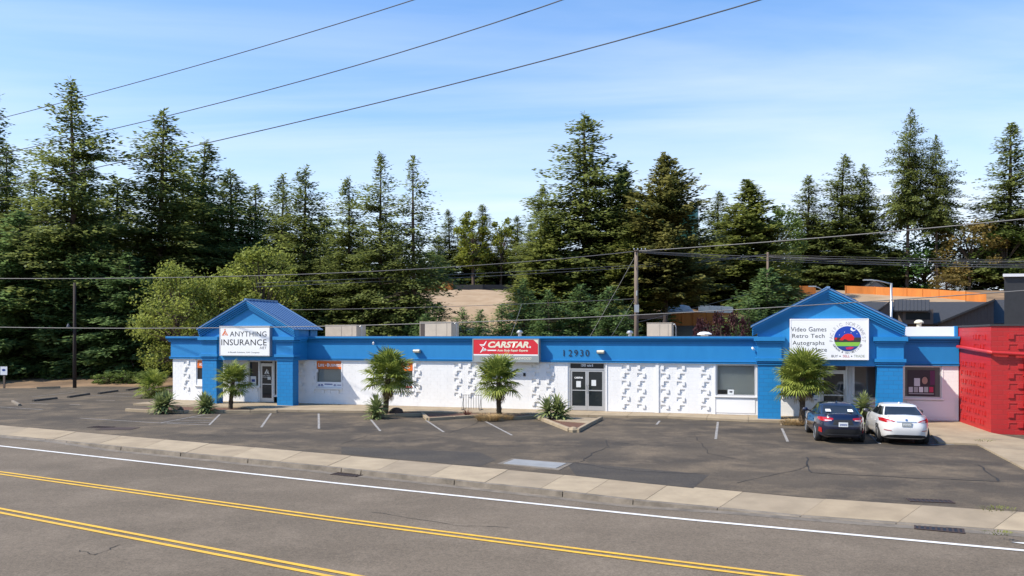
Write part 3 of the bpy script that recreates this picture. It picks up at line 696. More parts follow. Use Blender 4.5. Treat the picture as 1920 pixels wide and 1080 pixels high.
a, b, z0, z1 = OP['da']; OP['da'] = (a, U(513.5), z0, z1); f, lv = door('da', 1, ZF(500, 683.5))
OP['ds'] = (U(514.2), b, z0+.4, z1); window('ds', 'alu', 'dark_glass', sill=False)
d = lv[0][0]; mb = MB()
for pl in ([(0, 0), (.5, 1), (.62, .76), (.26, 0)], [(.42, 0), (.70, .62), (.86, .62), (.58, 0)], [(.78, .42), (1, 0), (.8, 0), (.68, .22)]):
    u0, z0_ = U(495.5), ZF(500, 701); mb.prism([(u0+p[0]*.33, z0_+p[1]*.3) for p in pl], .010, .014, 'y')
mb.build('door_emblem', 'sign_white', d); tx(d, 'ANYTHING', 492, 506, 703, 705.4, .012, 'sign_white'); tx(d, 'INSURANCE', 492, 506, 706, 708.4, .012, 'sign_white'); panel(d, 'da', 501.5, 507.5, 706.5, 712, 'paper', 'door_notice', .008)
f, lv = door('dr', 1, ZF(1565, 697))
# house numbers
for i, ch in enumerate('12930'): tx(B, ch, 1055.5+i*10.6, 1062+i*10.6-(2.8 if ch == '1' else 0), 655.8, 668, -.125, 'ink', name='house_number', keep=True)
# ------------------------------------------------------------------ signs
def cabinet(x0, x1, y0, y1, vb, d, frame, label):
    vf = vb-d; pm = (x0+x1)/2; a, b = U(x0, vf), U(x1, vf); z0, z1 = ZF(pm, y1, vf), ZF(pm, y0, vf)
    r = thing('shop_sign', label, 'sign', L((a+b)/2, vb, z0), -TH)
    r.matrix_world = Matrix.Translation(L(0, 0)) @ Matrix.Rotation(-TH, 4, 'Z'); r.location = L(0, 0)
    mb = MB(); e = .05
    mb.box(a, b, vf+.02, vb, z0, z1); mb.box(a, a+e, vf-.01, vf+.02, z0, z1); mb.box(b-e, b, vf-.01, vf+.02, z0, z1); mb.box(a+e, b-e, vf-.01, vf+.02, z0, z0+e); mb.box(a+e, b-e, vf-.01, vf+.02, z1-e, z1)
    mb.build('cabinet', frame, r); return r, a, b, z0, z1, vf
s, a, b, z0, z1, vf = cabinet(411.5, 506, 611, 667.5, -1.65, .24, 'alu', 'white box sign reading ANYTHING INSURANCE .NET on the blue gable')
MB().box(a+.05, b-.05, vf, vf+.019, z0+.05, z1-.05).build('face', 'sign_white', s); v = vf-.004
tx(s, 'ANYTHING', 431, 499.6, 621.3, 631, v, 'ink', spacing=1.05); tx(s, 'INSURANCE', 415, 499.8, 636.2, 647.6, v, 'ink', spacing=1.05, bold=.004); tx(s, '.NET', 486, 499.6, 650, 654.5, v, 'ink', spacing=1.1)
tx(s, 'A Benefit Solutions, NW Company', 427.5, 486.5, 659.3, 662.6, v, 'ink')
mb = MB(); ox, oz, sx, sz = U(416, v), ZF(420, 628.8, v), U(427.6, v)-U(416, v), ZF(420, 619.5, v)-ZF(420, 628.8, v)
for pl in ([(0, 0), (.48, 1), (.60, .78), (.22, .14), (.44, .14), (.40, 0)], [(.40, .42), (.62, .0), (.78, 0), (.48, .56)], [(.56, .95), (1, 0), (.84, 0), (.50, .82)]): mb.prism([(ox+p[0]*sx, oz+p[1]*sz) for p in pl], v-.002, v+.002, 'y')
mb.prism([(ox+.5*sx+.045*math.cos(t*PI/4), oz+1.14*sz+.045*math.sin(t*PI/4)) for t in range(8)], v-.002, v+.002, 'y')
mb.build('logo', 'orange', s)
s, a, b, z0, z1, vf = cabinet(886, 1010.5, 635, 679, -.10, .40, 'sign_grey', 'red and grey box sign reading CARSTAR Auto Body Repair Experts')
zs = ZF(950, 664.3, vf); MB().box(a+.05, b-.05, vf, vf+.019, zs, z1-.05).build('red_face', 'sign_red', s); MB().box(a+.05, b-.05, vf, vf+.019, z0+.05, zs-.07).build('grey_face', 'sign_grey', s)
MB().box(a+.05, b-.05, vf-.002, vf+.019, zs-.07, zs).build('divider', 'sign_white', s); v = vf-.004
tx(s, 'CARSTAR', 915, 991.5, 640.2, 652.2, v, 'cream', bold=.045, shear=.25); tx(s, 'Auto Body Repair Experts', 932, 990, 655, 660.2, v, 'cream', bold=.03, shear=.2)
MB().box(U(914, v), U(930.5, v), v, v+.003, ZF(922, 658, v), ZF(922, 655.8, v)).build('bar', 'sign_white', s)
tx(s, 'HI-TECH COLLISION - LAKEWOOD', 902, 996.5, 669.5, 674, v, 'cream', bold=.02, shear=.25)
def star(pts, m, nm): MB().prism([(U(x, v), ZF(950, y, v)) for x, y in pts], v, v+.003, 'y').build(nm, m, s)
star([(991.5, 652.2), (993, 649.5), (993.6, 647.6), (994.4, 649.6), (996, 649.8), (994.9, 651), (995.4, 652.8), (993.7, 651.8)], 'sign_white', 'small_star')
star([(898.5, 645.5), (906.5, 646), (911.8, 639), (912.3, 640.8), (908, 648.6), (901.5, 647.6), (907.4, 652.3), (903.4, 659), (909.3, 654.6), (912.2, 657.6), (911.6, 655.2), (909.2, 653), (902, 660.8), (899.9, 661.8), (905.3, 652.2)], 'sign_white', 'star')
star([(1000, 636.8), (1008.6, 636.8), (1008.6, 645)], 'cream', 'folded_corner')
s, a, b, z0, z1, vf = cabinet(1481, 1629, 597.5, 674.5, -1.65, .24, 'sign_white', 'large white box sign listing Video Games and Retro Tech with a round mountain logo')
MB().box(a+.04, b-.04, vf, vf+.019, z0+.04, z1-.04).build('face', 'sign_white', s); v = vf-.004
for t_, x0, x1, y0, y1 in (('Video Games', 1483, 1549.5, 613, 621.5), ('Retro Tech', 1485.5, 1546, 626, 633.5), ('Autographs', 1486, 1545.8, 639, 649), ('More', 1523.5, 1550.5, 651.6, 659.3)): tx(s, t_, x0, x1, y0, y1, v, 'ink', spacing=1.05)
for t_, x0, x1, m_ in (('BUY', 1559, 1571, 'ink'), ('•', 1573.8, 1576.3, 'ink'), ('SELL', 1580.3, 1593.2, 'text_red'), ('•', 1595.6, 1598, 'ink'), ('TRADE', 1601, 1621.2, 'text_green')): tx(s, t_, x0, x1, 665.4 if t_ != '•' else 666.8, 670 if t_ != '•' else 669, v, m_)
cx, cz_ = U(1589, v), ZF(1589, 635, v); R = (U(1614.3, v)-U(1563.7, v))/2
circ = lambda r, n=40, a0=0, a1=2*PI: [(cx+r*math.cos(a0+(a1-a0)*i/n), cz_+r*math.sin(a0+(a1-a0)*i/n)) for i in range(n+(a1-a0 < 6.28))]
MB().prism(circ(R), v, v+.003, 'y').build('logo_disc', 'logo_blue', s)
def chord(z0, z1, m, nm, k, top=None):
    n = 16; lo = [(cx+math.copysign(math.sqrt(max(0, R*R-z*z)), 1)*.995, cz_+z) for z in [z0+(z1-z0)*i/n for i in range(n+1)]]
    lf = [(2*cx-p[0], p[1]) for p in reversed(lo)]; MB().prism(lo+(top or [])+lf, v-.002*k, v+.001, 'y').build(nm, m, s)
chord(-.30*R, .10*R, 'logo_brown', 'logo_forest', 1); chord(-.62*R, -.28*R, 'logo_green', 'logo_meadow', 2)
chord(-.985*R, -.60*R, 'navy', 'logo_lake', 3)
def blob(pts, m, nm, k): MB().prism([(cx+x*R, cz_+y*R) for x, y in pts], v-.002*k, v+.001, 'y').build(nm, m, s)
blob([(-.62, -.12), (-.45, .08), (-.2, .34), (0, .40), (.3, .36), (.5, .12), (.46, -.12), (.1, -.16), (-.2, -.02), (-.35, -.14)], 'logo_red', 'logo_mountain', 2)
blob([(-.96, .02), (-.86, .1), (-.76, .04), (-.8, -.08), (-.92, -.08)], 'logo_red', 'logo_peak', 2)
blob([(-.15, -.72), (.2, -.64), (.5, -.68), (.3, -.84), (-.05, -.86)], 'logo_pink', 'logo_reflection', 4)
mo = [(.42+.2*math.cos(t), .76+.17*math.sin(t)) for t in [2.2+i*.38 for i in range(11)]]; mi = [(.50+.15*math.cos(t), .83+.13*math.sin(t)) for t in [5.6-i*.33 for i in range(10)]]
blob(mo+mi, 'sign_white', 'logo_moon', 1)
for x, y in ((-.22, .52), (.27, .48), (-.6, .3), (.7, .4)): blob([(x+.03*math.cos(t*PI/3), y+.03*math.sin(t*PI/3)) for t in range(6)], 'sign_white', 'logo_star', 1)
def arc_text(st, r, a0, a1, h, m, flip=False, bold=.0):
    for i, ch in enumerate(st):
        if ch == ' ': continue
        t = a0+(a1-a0)*i/(len(st)-1); wd = .62*h
        o = text(ch, m, s, (-wd/2, wd/2, 0 if not flip else -h, h if not flip else 0), 0, bold=bold, name='letter', keep=True)
        rot = (t-PI/2) if not flip else (t+PI/2)
        o.matrix_local = Matrix.Translation((cx+r*math.cos(t), v, cz_+r*math.sin(t))) @ Matrix.Rotation(-rot, 4, 'Y')
arc_text('PACIFIC NORTHWEST', R*1.09, math.radians(188), math.radians(-8), R*.26, 'grey_outline', bold=-.005)
arc_text('Gaming & Collectibles', R*1.05, math.radians(206), math.radians(334), R*.15, 'ink', True)
# ------------------------------------------------------------------ wall lights, roof equipment
def wall_light(px, py, label):
    z = ZF(px, py, -.2); r = thing('wall_light', label, 'lamp', L(U(px, -.2), -.10, z), -TH, 'wall lights on the frieze')
    mb = MB().prism([(-.02, .06), (-.20, .06), (-.26, -.0), (-.22, -.10), (-.02, -.12)], -.2, .2, 'x'); mb.build('housing', 'sign_grey', r)
    mb = MB().prism([(-.205, .055), (-.262, 0), (-.232, -.085), (-.20, -.07)], -.17, .17, 'x'); mb.build('lens', 'cream', r)
    MB().box(-.08, .08, -.02, .0, -.08, .08).build('backplate', 'sign_grey', r)
wall_light(782, 657.5, 'boxy wall light left of the red sign on the blue frieze'); wall_light(1126.5, 659, 'boxy wall light beside the house number on the blue frieze')
def bullet(px, py, label):
    r = thing('spot_light', label, 'lamp', L(U(px, -.3), -.22, ZF(px, py, -.3)), -TH)
    MB().tube([(0, .12, .02), (0, 0, .06), (.02, -.04, .02)], .014, 6).build('arm', 'sign_white', r); MB().tube([(-.02, .02, .02), (.05, -.14, -.05)], [.04, .065], 10).build('head', 'sign_white', r)
bullet(699, 643, 'small white spot light under the cornice above the palm by the office windows'); bullet(1411, 653, 'small spot light beside the porch of the video game shop')
# card reader on the wall
tag(MB().box(-.06, .06, -.05, 0, 0, .16).build('card_reader', 'black', None), 'small black box on the white wall under the red sign', 'switch box')
o = bpy.data.objects['card_reader']; o.location = L(U(984), -.05, ZF(984, 705)); o.rotation_euler = (0, 0, -TH)
def hvac(x0, x1, y0, v, label, grill=False, flip=False):
    a, b = U(x0, v), U(x1, v); z1 = ZF((x0+x1)/2, y0, v); zb = 3.7; r = thing('rooftop_air_conditioner', label, 'air conditioner', L(a, v, zb), -TH); w = b-a; h = z1-zb
    MB().box(0, w, 0, 1.3, .25, h).build('casing', 'hvac', r); MB().box(.05, w-.05, .05, 1.2, 0, .25).build('roof_curb', 'white_trim', r)
    MB().box(-.02, w+.02, -.02, 1.32, h, h+.03).build('lid', 'hvac', r)
    for k, (p, q) in enumerate(((.18, .52), (.54, .86))): MB().box(w*p, w*q, -.015, 0, .3, h-.05).build('access_panel', 'hvac', r)
    if grill:
        g = MB().box(.04, w*.16, -.012, 0, .3, h-.05).build('grille', 'hvac_dark', r)
    MB().tube([(w, .3, h-.1), (w+.15, .3, h-.05), (w+.22, .3, h-.2), (w+.22, .3, 0)], .03, 6).build('pipe', 'galv', r)
hvac(610, 668, 610, 4.0, 'low beige rooftop air conditioner beside the insurance porch roof'); hvac(787, 846, 604, 3.0, 'tall beige rooftop air conditioner with a dark grille left of the red sign', True); hvac(1213, 1259, 606, 4.0, 'beige rooftop air conditioner right of the tall utility pole')
def vent(px, y0, v, label, m='galv', r0=.12):
    h = ZF(px, y0, v)-3.7; t = thing('roof_vent', label, 'vent', L(U(px, v), v, 3.7), 0)
    MB().lathe([(r0*.8, 0), (r0*.8, h-.16)], 12).build('pipe', m, t); MB().lathe([(r0*1.5, h-.17), (r0*1.55, h-.11), (r0*.9, h-.02), (r0*.2, h)], 14).build('cap', m, t)
vent(974.5, 619, 2, 'round capped roof vent above the red sign'); vent(1181, 619.5, 2, 'round capped roof vent beside the tall utility pole'); vent(1321, 622, 2, 'low wide roof vent left of the video game porch', 'white_trim', .25); vent(1723, 599.5, 2.5, 'tan capped roof pipe above the white parapet', 'cream', .14)
# ------------------------------------------------------------------ red building
RV = guv(1858, 811, .06)[1]; RU = UR+.03
RZT = 4.42
Rb = thing('red_building', 'red painted block building with a red drain pipe joined to the blue building', 'building', L(0, 0), -TH)
c1 = guv(1858, 811, .06)[0]
rw = MB().prism([(RU, .0), (c1, RV), (c1+7, RV), (c1+7, 9), (RU, 9)], -.1, RZT, 'z').build('wall', 'red_block', Rb)
MB().prism([(RU-.04, 0), (c1-.04, RV-.04), (c1+7, RV-.04), (c1+7, 9), (RU-.04, 9)], RZT+.002, RZT+.07, 'z').build('coping', 'roof_dark', Rb)
rA, rB = relief_mesh('A', 'red_block', True), relief_mesh('B', 'red_block', True)
sd = Vector((c1-RU, RV, 0)); sl_ = sd.length; ang = math.atan2(sd.y, sd.x)
for j in range(10):
    for i in range(6):
        if j == 7 or (j > 7 and i < 3): continue
        o = obj('relief_block', rB if (i+j) % 2 else rA, Rb); t = (.3+i*.62)/sl_*1.0
        o.location = (RU+sd.x*t*.98, sd.y*t*.98, .28+j*.40); o.rotation_euler = (0, 0, ang)
for j in range(10):
    o = obj('relief_block', rB if j % 2 else rA, Rb); o.location = (c1+.62, RV-.002, .28+j*.40); o.scale = (1.35, 1, 1.1)
pu = c1+1.25; pz0 = 3.42
MB().tube([(RU-.1, -.18, 3.52), (c1-.10, RV-.10, 3.36), (c1-.02, RV-.16, 3.34), (pu-.1, RV-.16, 3.27), (pu, RV-.16, 3.2), (pu, RV-.16, .25), (pu, RV-.26, .12)], .075, 10).build('drain_pipe', 'red_pipe', Rb)
MB().box(pu+.18, pu+.34, RV-.14, RV, 0, RZT-.05).build('pilaster', 'red_block', Rb)
for z in (1.1, 2.4): MB().box(pu-.11, pu+.11, RV-.10, RV, z, z+.05).build('pipe_strap', 'red_pipe', Rb)
MB().box(pu+.5, pu+3.2, RV-.02, RV+.0, .95, 2.5).build('window', 'dark_glass', Rb)
MB().box(pu+.42, pu+3.3, RV-.05, RV-.021, 2.5, 2.62).build('window_head', 'black', Rb)
mb = MB()
for k in range(10): mb.box(pu+.45, pu+3.2, RV-.06, RV, .12+k*.085, .18+k*.085)
mb.build('slatted_base', 'siding_brown', Rb)
# ------------------------------------------------------------------ cars
def sedan(name, label, paint_m, loc, rz, kind):
    Lh, Wd = 2.32, .895
    r = thing(name, label, 'car', loc, rz)
    def ztop(x):                                # top of the lower body along the car (front is +x)
        if x > .95: return .98-.22*smooth_step(.95, 2.3, x)
        if x < -1.45: return 1.05+.02*smooth_step(-1.45, -2.1, x)-.0
        return .98+.06*smooth_step(.9, -1.4, x)
    prof = [(0, .90, .93), (.06, .955, .965), (.22, .985, .985), (.45, 1.0, 1.0), (.62, .995, .992), (.80, .975, .972), (.93, .935, .952), (1.0, .88, .925)]    # t, width factor, length factor
    N = 88
    def plan(phi, wf, lf):
        c, s_ = math.cos(phi), math.sin(phi); e = .34
        x = math.copysign(abs(c)**e, c)*Lh*lf; y = math.copysign(abs(s_)**e, s_)*Wd*wf
        # taper the plan towards nose and tail
        y *= 1-.13*smooth_step(1.2, 2.4, abs(x))
        return x, y
    def tf(t):
        for (a, b, c), (d, e, f_) in zip(prof, prof[1:]):
            if t <= d: k = (t-a)/(d-a); return b+(e-b)*k, c+(f_-c)*k
        return prof[-1][1:]
    def S(phi, t, off=0):
        wf, lf = tf(t); x, y = plan(phi, wf, lf); z0 = .24
        z = z0+(ztop(x)-z0)*t
        if off:
            n = Vector((x/Lh**2*abs(x/Lh)**3*3, y/Wd**2*abs(y/Wd)**3, 0)); n = n.normalized() if n.length > 0 else n
            return Vector((x, y, z))+n*off
        return Vector((x, y, z))
    ts = [0, .06, .14, .22, .34, .45, .54, .62, .72, .80, .87, .93, .97, 1.0]
    mb = MB()
    for t in ts:
        for k in range(N): mb.v.append(tuple(S(2*PI*k/N, t)))
    for i in range(len(ts)-1):
        for k in range(N): k2 = (k+1) % N; mb.f.append((i*N+k, i*N+k2, (i+1)*N+k2, (i+1)*N+k))
    base = (len(ts)-1)*N
    for rr in (.85, .6, .3, .02):
        b0 = len(mb.v)
        for k in range(N):
            p = S(2*PI*k/N, 1); x, y = p.x*(1-(1-rr)*.15), p.y*rr; mb.v.append((x if rr > .1 else p.x*.85, y, ztop(p.x)+.035*(1-rr*rr)))
        for k in range(N): k2 = (k+1) % N; mb.f.append((base+k, base+k2, b0+k2, b0+k))
        base = b0
    mb.f.append(tuple(range(N-1, -1, -1)))
    me = mb.mesh('body', paint_m, True)
    tmp = obj('tmp', me); cuts = []
    WB, WR = 1.35, .33
    for x in (-WB, WB):
        for s_ in (-1, 1):
            c = MB(); ring = []
            for k in range(24): t = 2*PI*k/24; ring.append((x+.385*math.cos(t), .33+.385*math.sin(t)))
            c.prism(ring, s_*.55 if s_ > 0 else -1.2, 1.2 if s_ > 0 else -.55, 'y'); co = obj('cut', c.mesh('cut')); cuts.append(co)
            md = tmp.modifiers.new('b', 'BOOLEAN'); md.operation = 'DIFFERENCE'; md.object = co; md.solver = 'EXACT'
    bpy.context.view_layer.update()
    me2 = bpy.data.meshes.new_from_object(tmp.evaluated_get(bpy.context.evaluated_depsgraph_get())); me2.name = 'body'
    for co in cuts+[tmp]: bpy.data.objects.remove(co)
    me2.materials.clear(); me2.materials.append(MATS[paint_m]); me2.polygons.foreach_set('use_smooth', [abs(p.normal.y) < .999 for p in me2.polygons])
    body = obj('body', me2, r)
    # greenhouse
    zr_ = 1.375
    def G(phi, t, off=0):
        z = .97+(zr_-.97)*t+.07*(1-t)*smooth_step(-.9, -1.9, math.cos(phi)*2)
        xr, xf = -1.98+1.02*t**.9, 1.18-1.0*t**.85; w_ = .80-.20*t**1.15
        c, s_ = math.cos(phi), math.sin(phi); e = .38
        cx_ = (xr+xf)/2; hx = (xf-xr)/2
        return Vector((cx_+math.copysign(abs(c)**e, c)*(hx+off), math.copysign(abs(s_)**e, s_)*(w_+off), z))
    M = 120; tg = [0, .1, .22, .34, .46, .58, .70, .80, .88, .95, 1.0]
    def region(k, i):                            # which glass a face belongs to
        deg = (k+.5)*360/M; deg = deg if deg <= 180 else 360-deg; t = (tg[i]+tg[i+1])/2
        if .1 < t < .88:
            if deg > 141: return 'rear_window'
            if deg < 38: return 'windscreen'
            x = G((k+.5)*2*PI/M, t).x
            if 47 < deg < 132:
                if -.28 < x < -.18: return None
                return 'front_side_window' if x > -.23 else 'rear_side_window'
        return None
    gv = [[G(2*PI*k/M, t) for k in range(M)] for t in tg]; parts = {}
    for i in range(len(tg)-1):
        for k in range(M):
            k2 = (k+1) % M; rg = region(k, i)
            key = (rg, 'r' if rg and 'side' in rg and k > M/2 else '')
            parts.setdefault(key, MB()).quad(gv[i][k], gv[i][k2], gv[i+1][k2], gv[i+1][k])
    cap = MB()
    rings = [gv[-1]]
    for rr, dz in ((.8, .035), (.5, .055), (.15, .065)): rings.append([Vector((-.39+(p.x+.39)*rr, p.y*rr, zr_+dz)) for p in gv[-1]])
    for a, b in zip(rings, rings[1:]):
        for k in range(M): k2 = (k+1) % M; parts[(None, '')].quad(a[k], a[k2], b[k2], b[k])
    parts[(None, '')].f.append(tuple(range(len(parts[(None, '')].v), len(parts[(None, '')].v)+M))); parts[(None, '')].v += [tuple(p) for p in rings[-1]]
    for (rg, sd_), m_ in parts.items():
        nm = rg or 'cabin_shell'; o = m_.build(nm, 'car_glass' if rg else (paint_m if kind == 'white' else paint_m), r, True)
        bm_weld(o.data)
    def patch(p0, p1, t0, t1, off, m_, nm, nk=14, nt=4, parent=body):
        mb = MB()
        for i in range(nt+1):
            for k in range(nk+1): mb.v.append(tuple(S(math.radians(p0+(p1-p0)*k/nk), t0+(t1-t0)*i/nt, off)))
        for i in range(nt):
            for k in range(nk): a = i*(nk+1)+k; mb.f.append((a, a+1, a+nk+2, a+nk+1))
        return mb.build(nm, m_, parent, True)
    def tail_x(y, z, off):
        t = max(0, min(1, (z-.24)/.82)); lo, hi = PI/2+.02, PI      # |y| shrinks from the flank to the middle of the tail
        for _ in range(26):
            mid = (lo+hi)/2
            if S(mid, t).y > abs(y): lo = mid
            else: hi = mid
        return S((lo+hi)/2, t).x-off
    def rear(yz, m_, nm, off=.012, parent=body, nc=14, nr=4):         # y-monotone polygon in (y, z) wrapped on the tail
        ys_ = [p[0] for p in yz]; y0, y1 = min(ys_), max(ys_); mb = MB()
        for c in range(nc+1):
            y = y0+(y1-y0)*(.002+.996*c/nc); zs = []
            for (a, b), (c_, d) in zip(yz, yz[1:]+yz[:1]):
                if (a-y)*(c_-y) <= 0 and abs(a-c_) > 1e-6: zs.append(b+(d-b)*(y-a)/(c_-a))
            z0, z1 = min(zs), max(zs)
            for r_ in range(nr+1): z = z0+(z1-z0)*r_/nr; mb.v.append((tail_x(y, z, off), y*(1+.012*(abs(y) > .6)), z))
        for c in range(nc):
            for r_ in range(nr): a = c*(nr+1)+r_; mb.f.append((a, a+1, a+nr+2, a+nr+1))
        return mb.build(nm, m_, parent, True)
    if kind == 'navy':
        for s_ in (-1, 1):
            rear([(s_*y, z) for y, z in ((.34, .90), (.34, .96), (.60, .985), (.80, .97), (.815, .90), (.76, .84), (.56, .83))], 'tail_red', 'tail_light')
            rear([(s_*y, z) for y, z in ((.40, .862), (.40, .895), (.62, .895), (.62, .85))], 'tail_clear', 'reversing_light', .022)
            rear([(s_*y, z) for y, z in ((.70, .40), (.71, .58), (.79, .60), (.80, .42))], 'tail_red', 'rear_reflector', .02)
        rear([(-.58, .30), (-.70, .36), (-.66, .50), (-.5, .56), (.5, .56), (.66, .50), (.70, .36), (.58, .30)], 'black', 'bumper_insert', .014)
        rear([(-.36, .72), (-.34, .90), (.34, .90), (.36, .72)], 'black', 'boot_panel', .010)
        rear([(-.6, .335), (-.62, .365), (.62, .365), (.6, .335)], 'dark_alu', 'bumper_trim', .026)
    else:
        for s_ in (-1, 1):
            rear([(s_*y, z) for y, z in ((.36, .875), (.50, .935), (.74, .985), (.83, .96), (.83, .86), (.66, .835))], 'tail_red', 'tail_light')
            rear([(s_*y, z) for y, z in ((.44, .872), (.52, .905), (.64, .90), (.62, .86))], 'tail_clear', 'reversing_light', .022)
            rear([(s_*y, z) for y, z in ((.50, .545), (.50, .565), (.72, .575), (.72, .55))], 'tail_red', 'rear_reflector', .02)
        rear([(-.72, .28), (-.70, .36), (-.45, .40), (.45, .40), (.70, .36), (.72, .28)], 'black', 'bumper_insert', .014)
        rear([(-.34, .865), (-.34, .885), (.34, .885), (.34, .865)], 'chrome', 'boot_trim', .02)
        rear([(.045*math.cos(t*PI/6), .945+.035*math.sin(t*PI/6)) for t in range(12)], 'chrome', 'badge', .02)
    zc = .73 if kind == 'navy' else .79; xp = S(PI, (zc-.24)/.83, .03).x
    pl = MB().box(xp-.012, xp+.02, -.16, .16, zc-.08, zc+.08).build('number_plate', 'paper' if kind == 'navy' else 'sign_grey', body)
    mb = MB()
    for k in range(7): mb.box(xp-.016, xp-.011, -.125+k*.037, -.105+k*.037, zc-.04+.01*(k % 2), zc+.03)
    mb.build('plate_marks', 'navy' if kind == 'navy' else 'paper', pl)
    if kind == 'navy':
        for y in (-.44, .34):
            p0, p1 = G(PI, .22), G(PI, .44); n = Vector((-.05, 0, .05))
            MB().quad(p0+n+Vector((0, y, 0)), p0+n+Vector((0, y+.2, 0)), p1+n+Vector((0, y+.18, 0)), p1+n+Vector((0, y+.01, 0))).build('paper_sheet', 'paper', r)
    # boot lip, sills, mirrors
    MB().tube([(S(PI, 1).x+.06, y, ztop(-2.1)+.012) for y in (-.62, -.3, 0, .3, .62)], .022, 8).build('boot_lip', paint_m, body, True)
    for s_ in (-1, 1):
        m_ = MB().lathe([(.02, -.09), (.075, -.06), (.085, 0), (.07, .06), (.02, .085)], 10); mi_ = m_.build('door_mirror', 'dark_alu' if kind != 'navy' else paint_m, r, True); mi_.location = (.62, s_*.99, 1.03); mi_.scale = (.8, 1.3, .9)
        MB().tube([(.62, s_*.78, .98), (.62, s_*.93, 1.01)], .025, 6).build('stalk', 'black', mi_).matrix_parent_inverse = mi_.matrix_basis.inverted()
        for x in (.0, -1.0): MB().box(x-.09, x+.09, s_*.885-.012, s_*.885+.02, .80, .825).build('door_handle', paint_m, body)
        for x in (-WB, WB):
            wh = bpy.data.objects.new('wheel', None); COL.objects.link(wh); wh.parent = r; wh.location = (x, s_*.775, WR); wh.rotation_euler = (PI/2, 0, 0) if s_ < 0 else (-PI/2, 0, 0)
            MB().lathe([(.232, -.10), (.30, -.105), (WR, -.08), (WR, .08), (.30, .105), (.232, .10)], 28).build('tyre', 'rubber', wh, True)
            rim = MB().lathe([(.233, -.08), (.233, .112), (.212, .112), (.20, .06), (.05, .05)], 28)
            rim.build('rim', 'galv', wh, True); sp = MB()
            for k in range(10):
                t = 2*PI*k/10; d = Vector((math.cos(t), math.sin(t), 0)); n = Vector((-d.y, d.x, 0))*.028
                sp.quad(d*.03-n+Vector((0, 0, .085)), d*.205-n*.8+Vector((0, 0, .095)), d*.205+n*.8+Vector((0, 0, .095)), d*.03+n+Vector((0, 0, .085)))
            sp.lathe([(.05, .05), (.05, .09), (.03, .1)], 12); sp.build('spokes', 'galv', wh)
            MB().lathe([(.36, -.3), (.36, -.12)], 20).build('wheel_well', 'black', wh)
    MB().box(-1.7, 1.7, -.6, .6, .17, .26).build('underbody', 'black', r)
    MB().tube([(.1-.6, 0, 1.43), (-.72, 0, 1.46), (-.85, 0, 1.43)], [.01, .03, .005], 8).build('roof_antenna', paint_m, r)
    for y in (-.38, .38): MB().box(-.75, -.62, y-.22, y+.22, .85, 1.16).build('rear_seat', 'dark_alu', r)
    return r
def bm_weld(me):
    import bmesh
    bm = bmesh.new(); bm.from_mesh(me); bmesh.ops.remove_doubles(bm, verts=bm.verts, dist=.0005); bm.to_mesh(me); bm.free(); me.update()
rzc = PI/2-TH
sedan('parked_car', 'dark navy blue sedan with papers in its rear window parked before the video game shop', 'paint_navy', L(14.24, -7.15, .0), rzc+.05, 'navy')
sedan('parked_car', 'white sedan parked beside the concrete apron of the red building', 'paint_white', L(16.52, -7.0, .0), rzc, 'white')
# ------------------------------------------------------------------ palms, yuccas, small plants
def fan_leaf(seed, n=30, R_=.64):
    r = random.Random(seed); mb = MB(); mb.tube([(0, 0, 0), (.25, 0, .02), (.5, 0, .0)], [.014, .010, .008], 5)
    c = Vector((.5, 0, 0))
    for i in range(n):
        t = (i/(n-1)-.5)*math.radians(292); ln = R_*(1-.22*abs(t)/2.5)*r.uniform(.9, 1.05); d = Vector((math.cos(t), math.sin(t), 0)); nrm = Vector((-d.y, d.x, 0))
        droop = r.uniform(.03, .15); w_ = .024
        p1 = c+d*ln*.55+Vector((0, 0, .03+.03*(i % 2))); p2 = c+d*ln*.85+Vector((0, 0, -droop*.35)); p3 = c+d*ln+Vector((0, 0, -droop))
        mb.quad(c, p1-nrm*w_, p1+Vector((0, 0, -.02)), c); mb.f[-1] = mb.f[-1][:3]; mb.quad(c, p1+Vector((0, 0, -.02)), p1+nrm*w_, c); mb.f[-1] = mb.f[-1][:3]
        mb.quad(p1-nrm*w_, p2-nrm*w_*.7, p2+nrm*w_*.7, p1+nrm*w_); mb.tri(p2-nrm*w_*.7, p3, p2+nrm*w_*.7)
    return mb.mesh('leaf', 'palm_leaf')
FAN = [fan_leaf(s) for s in range(4)]
FAN_DRY = FAN[1].copy(); FAN_DRY.materials[0] = MATS['dry_frond']
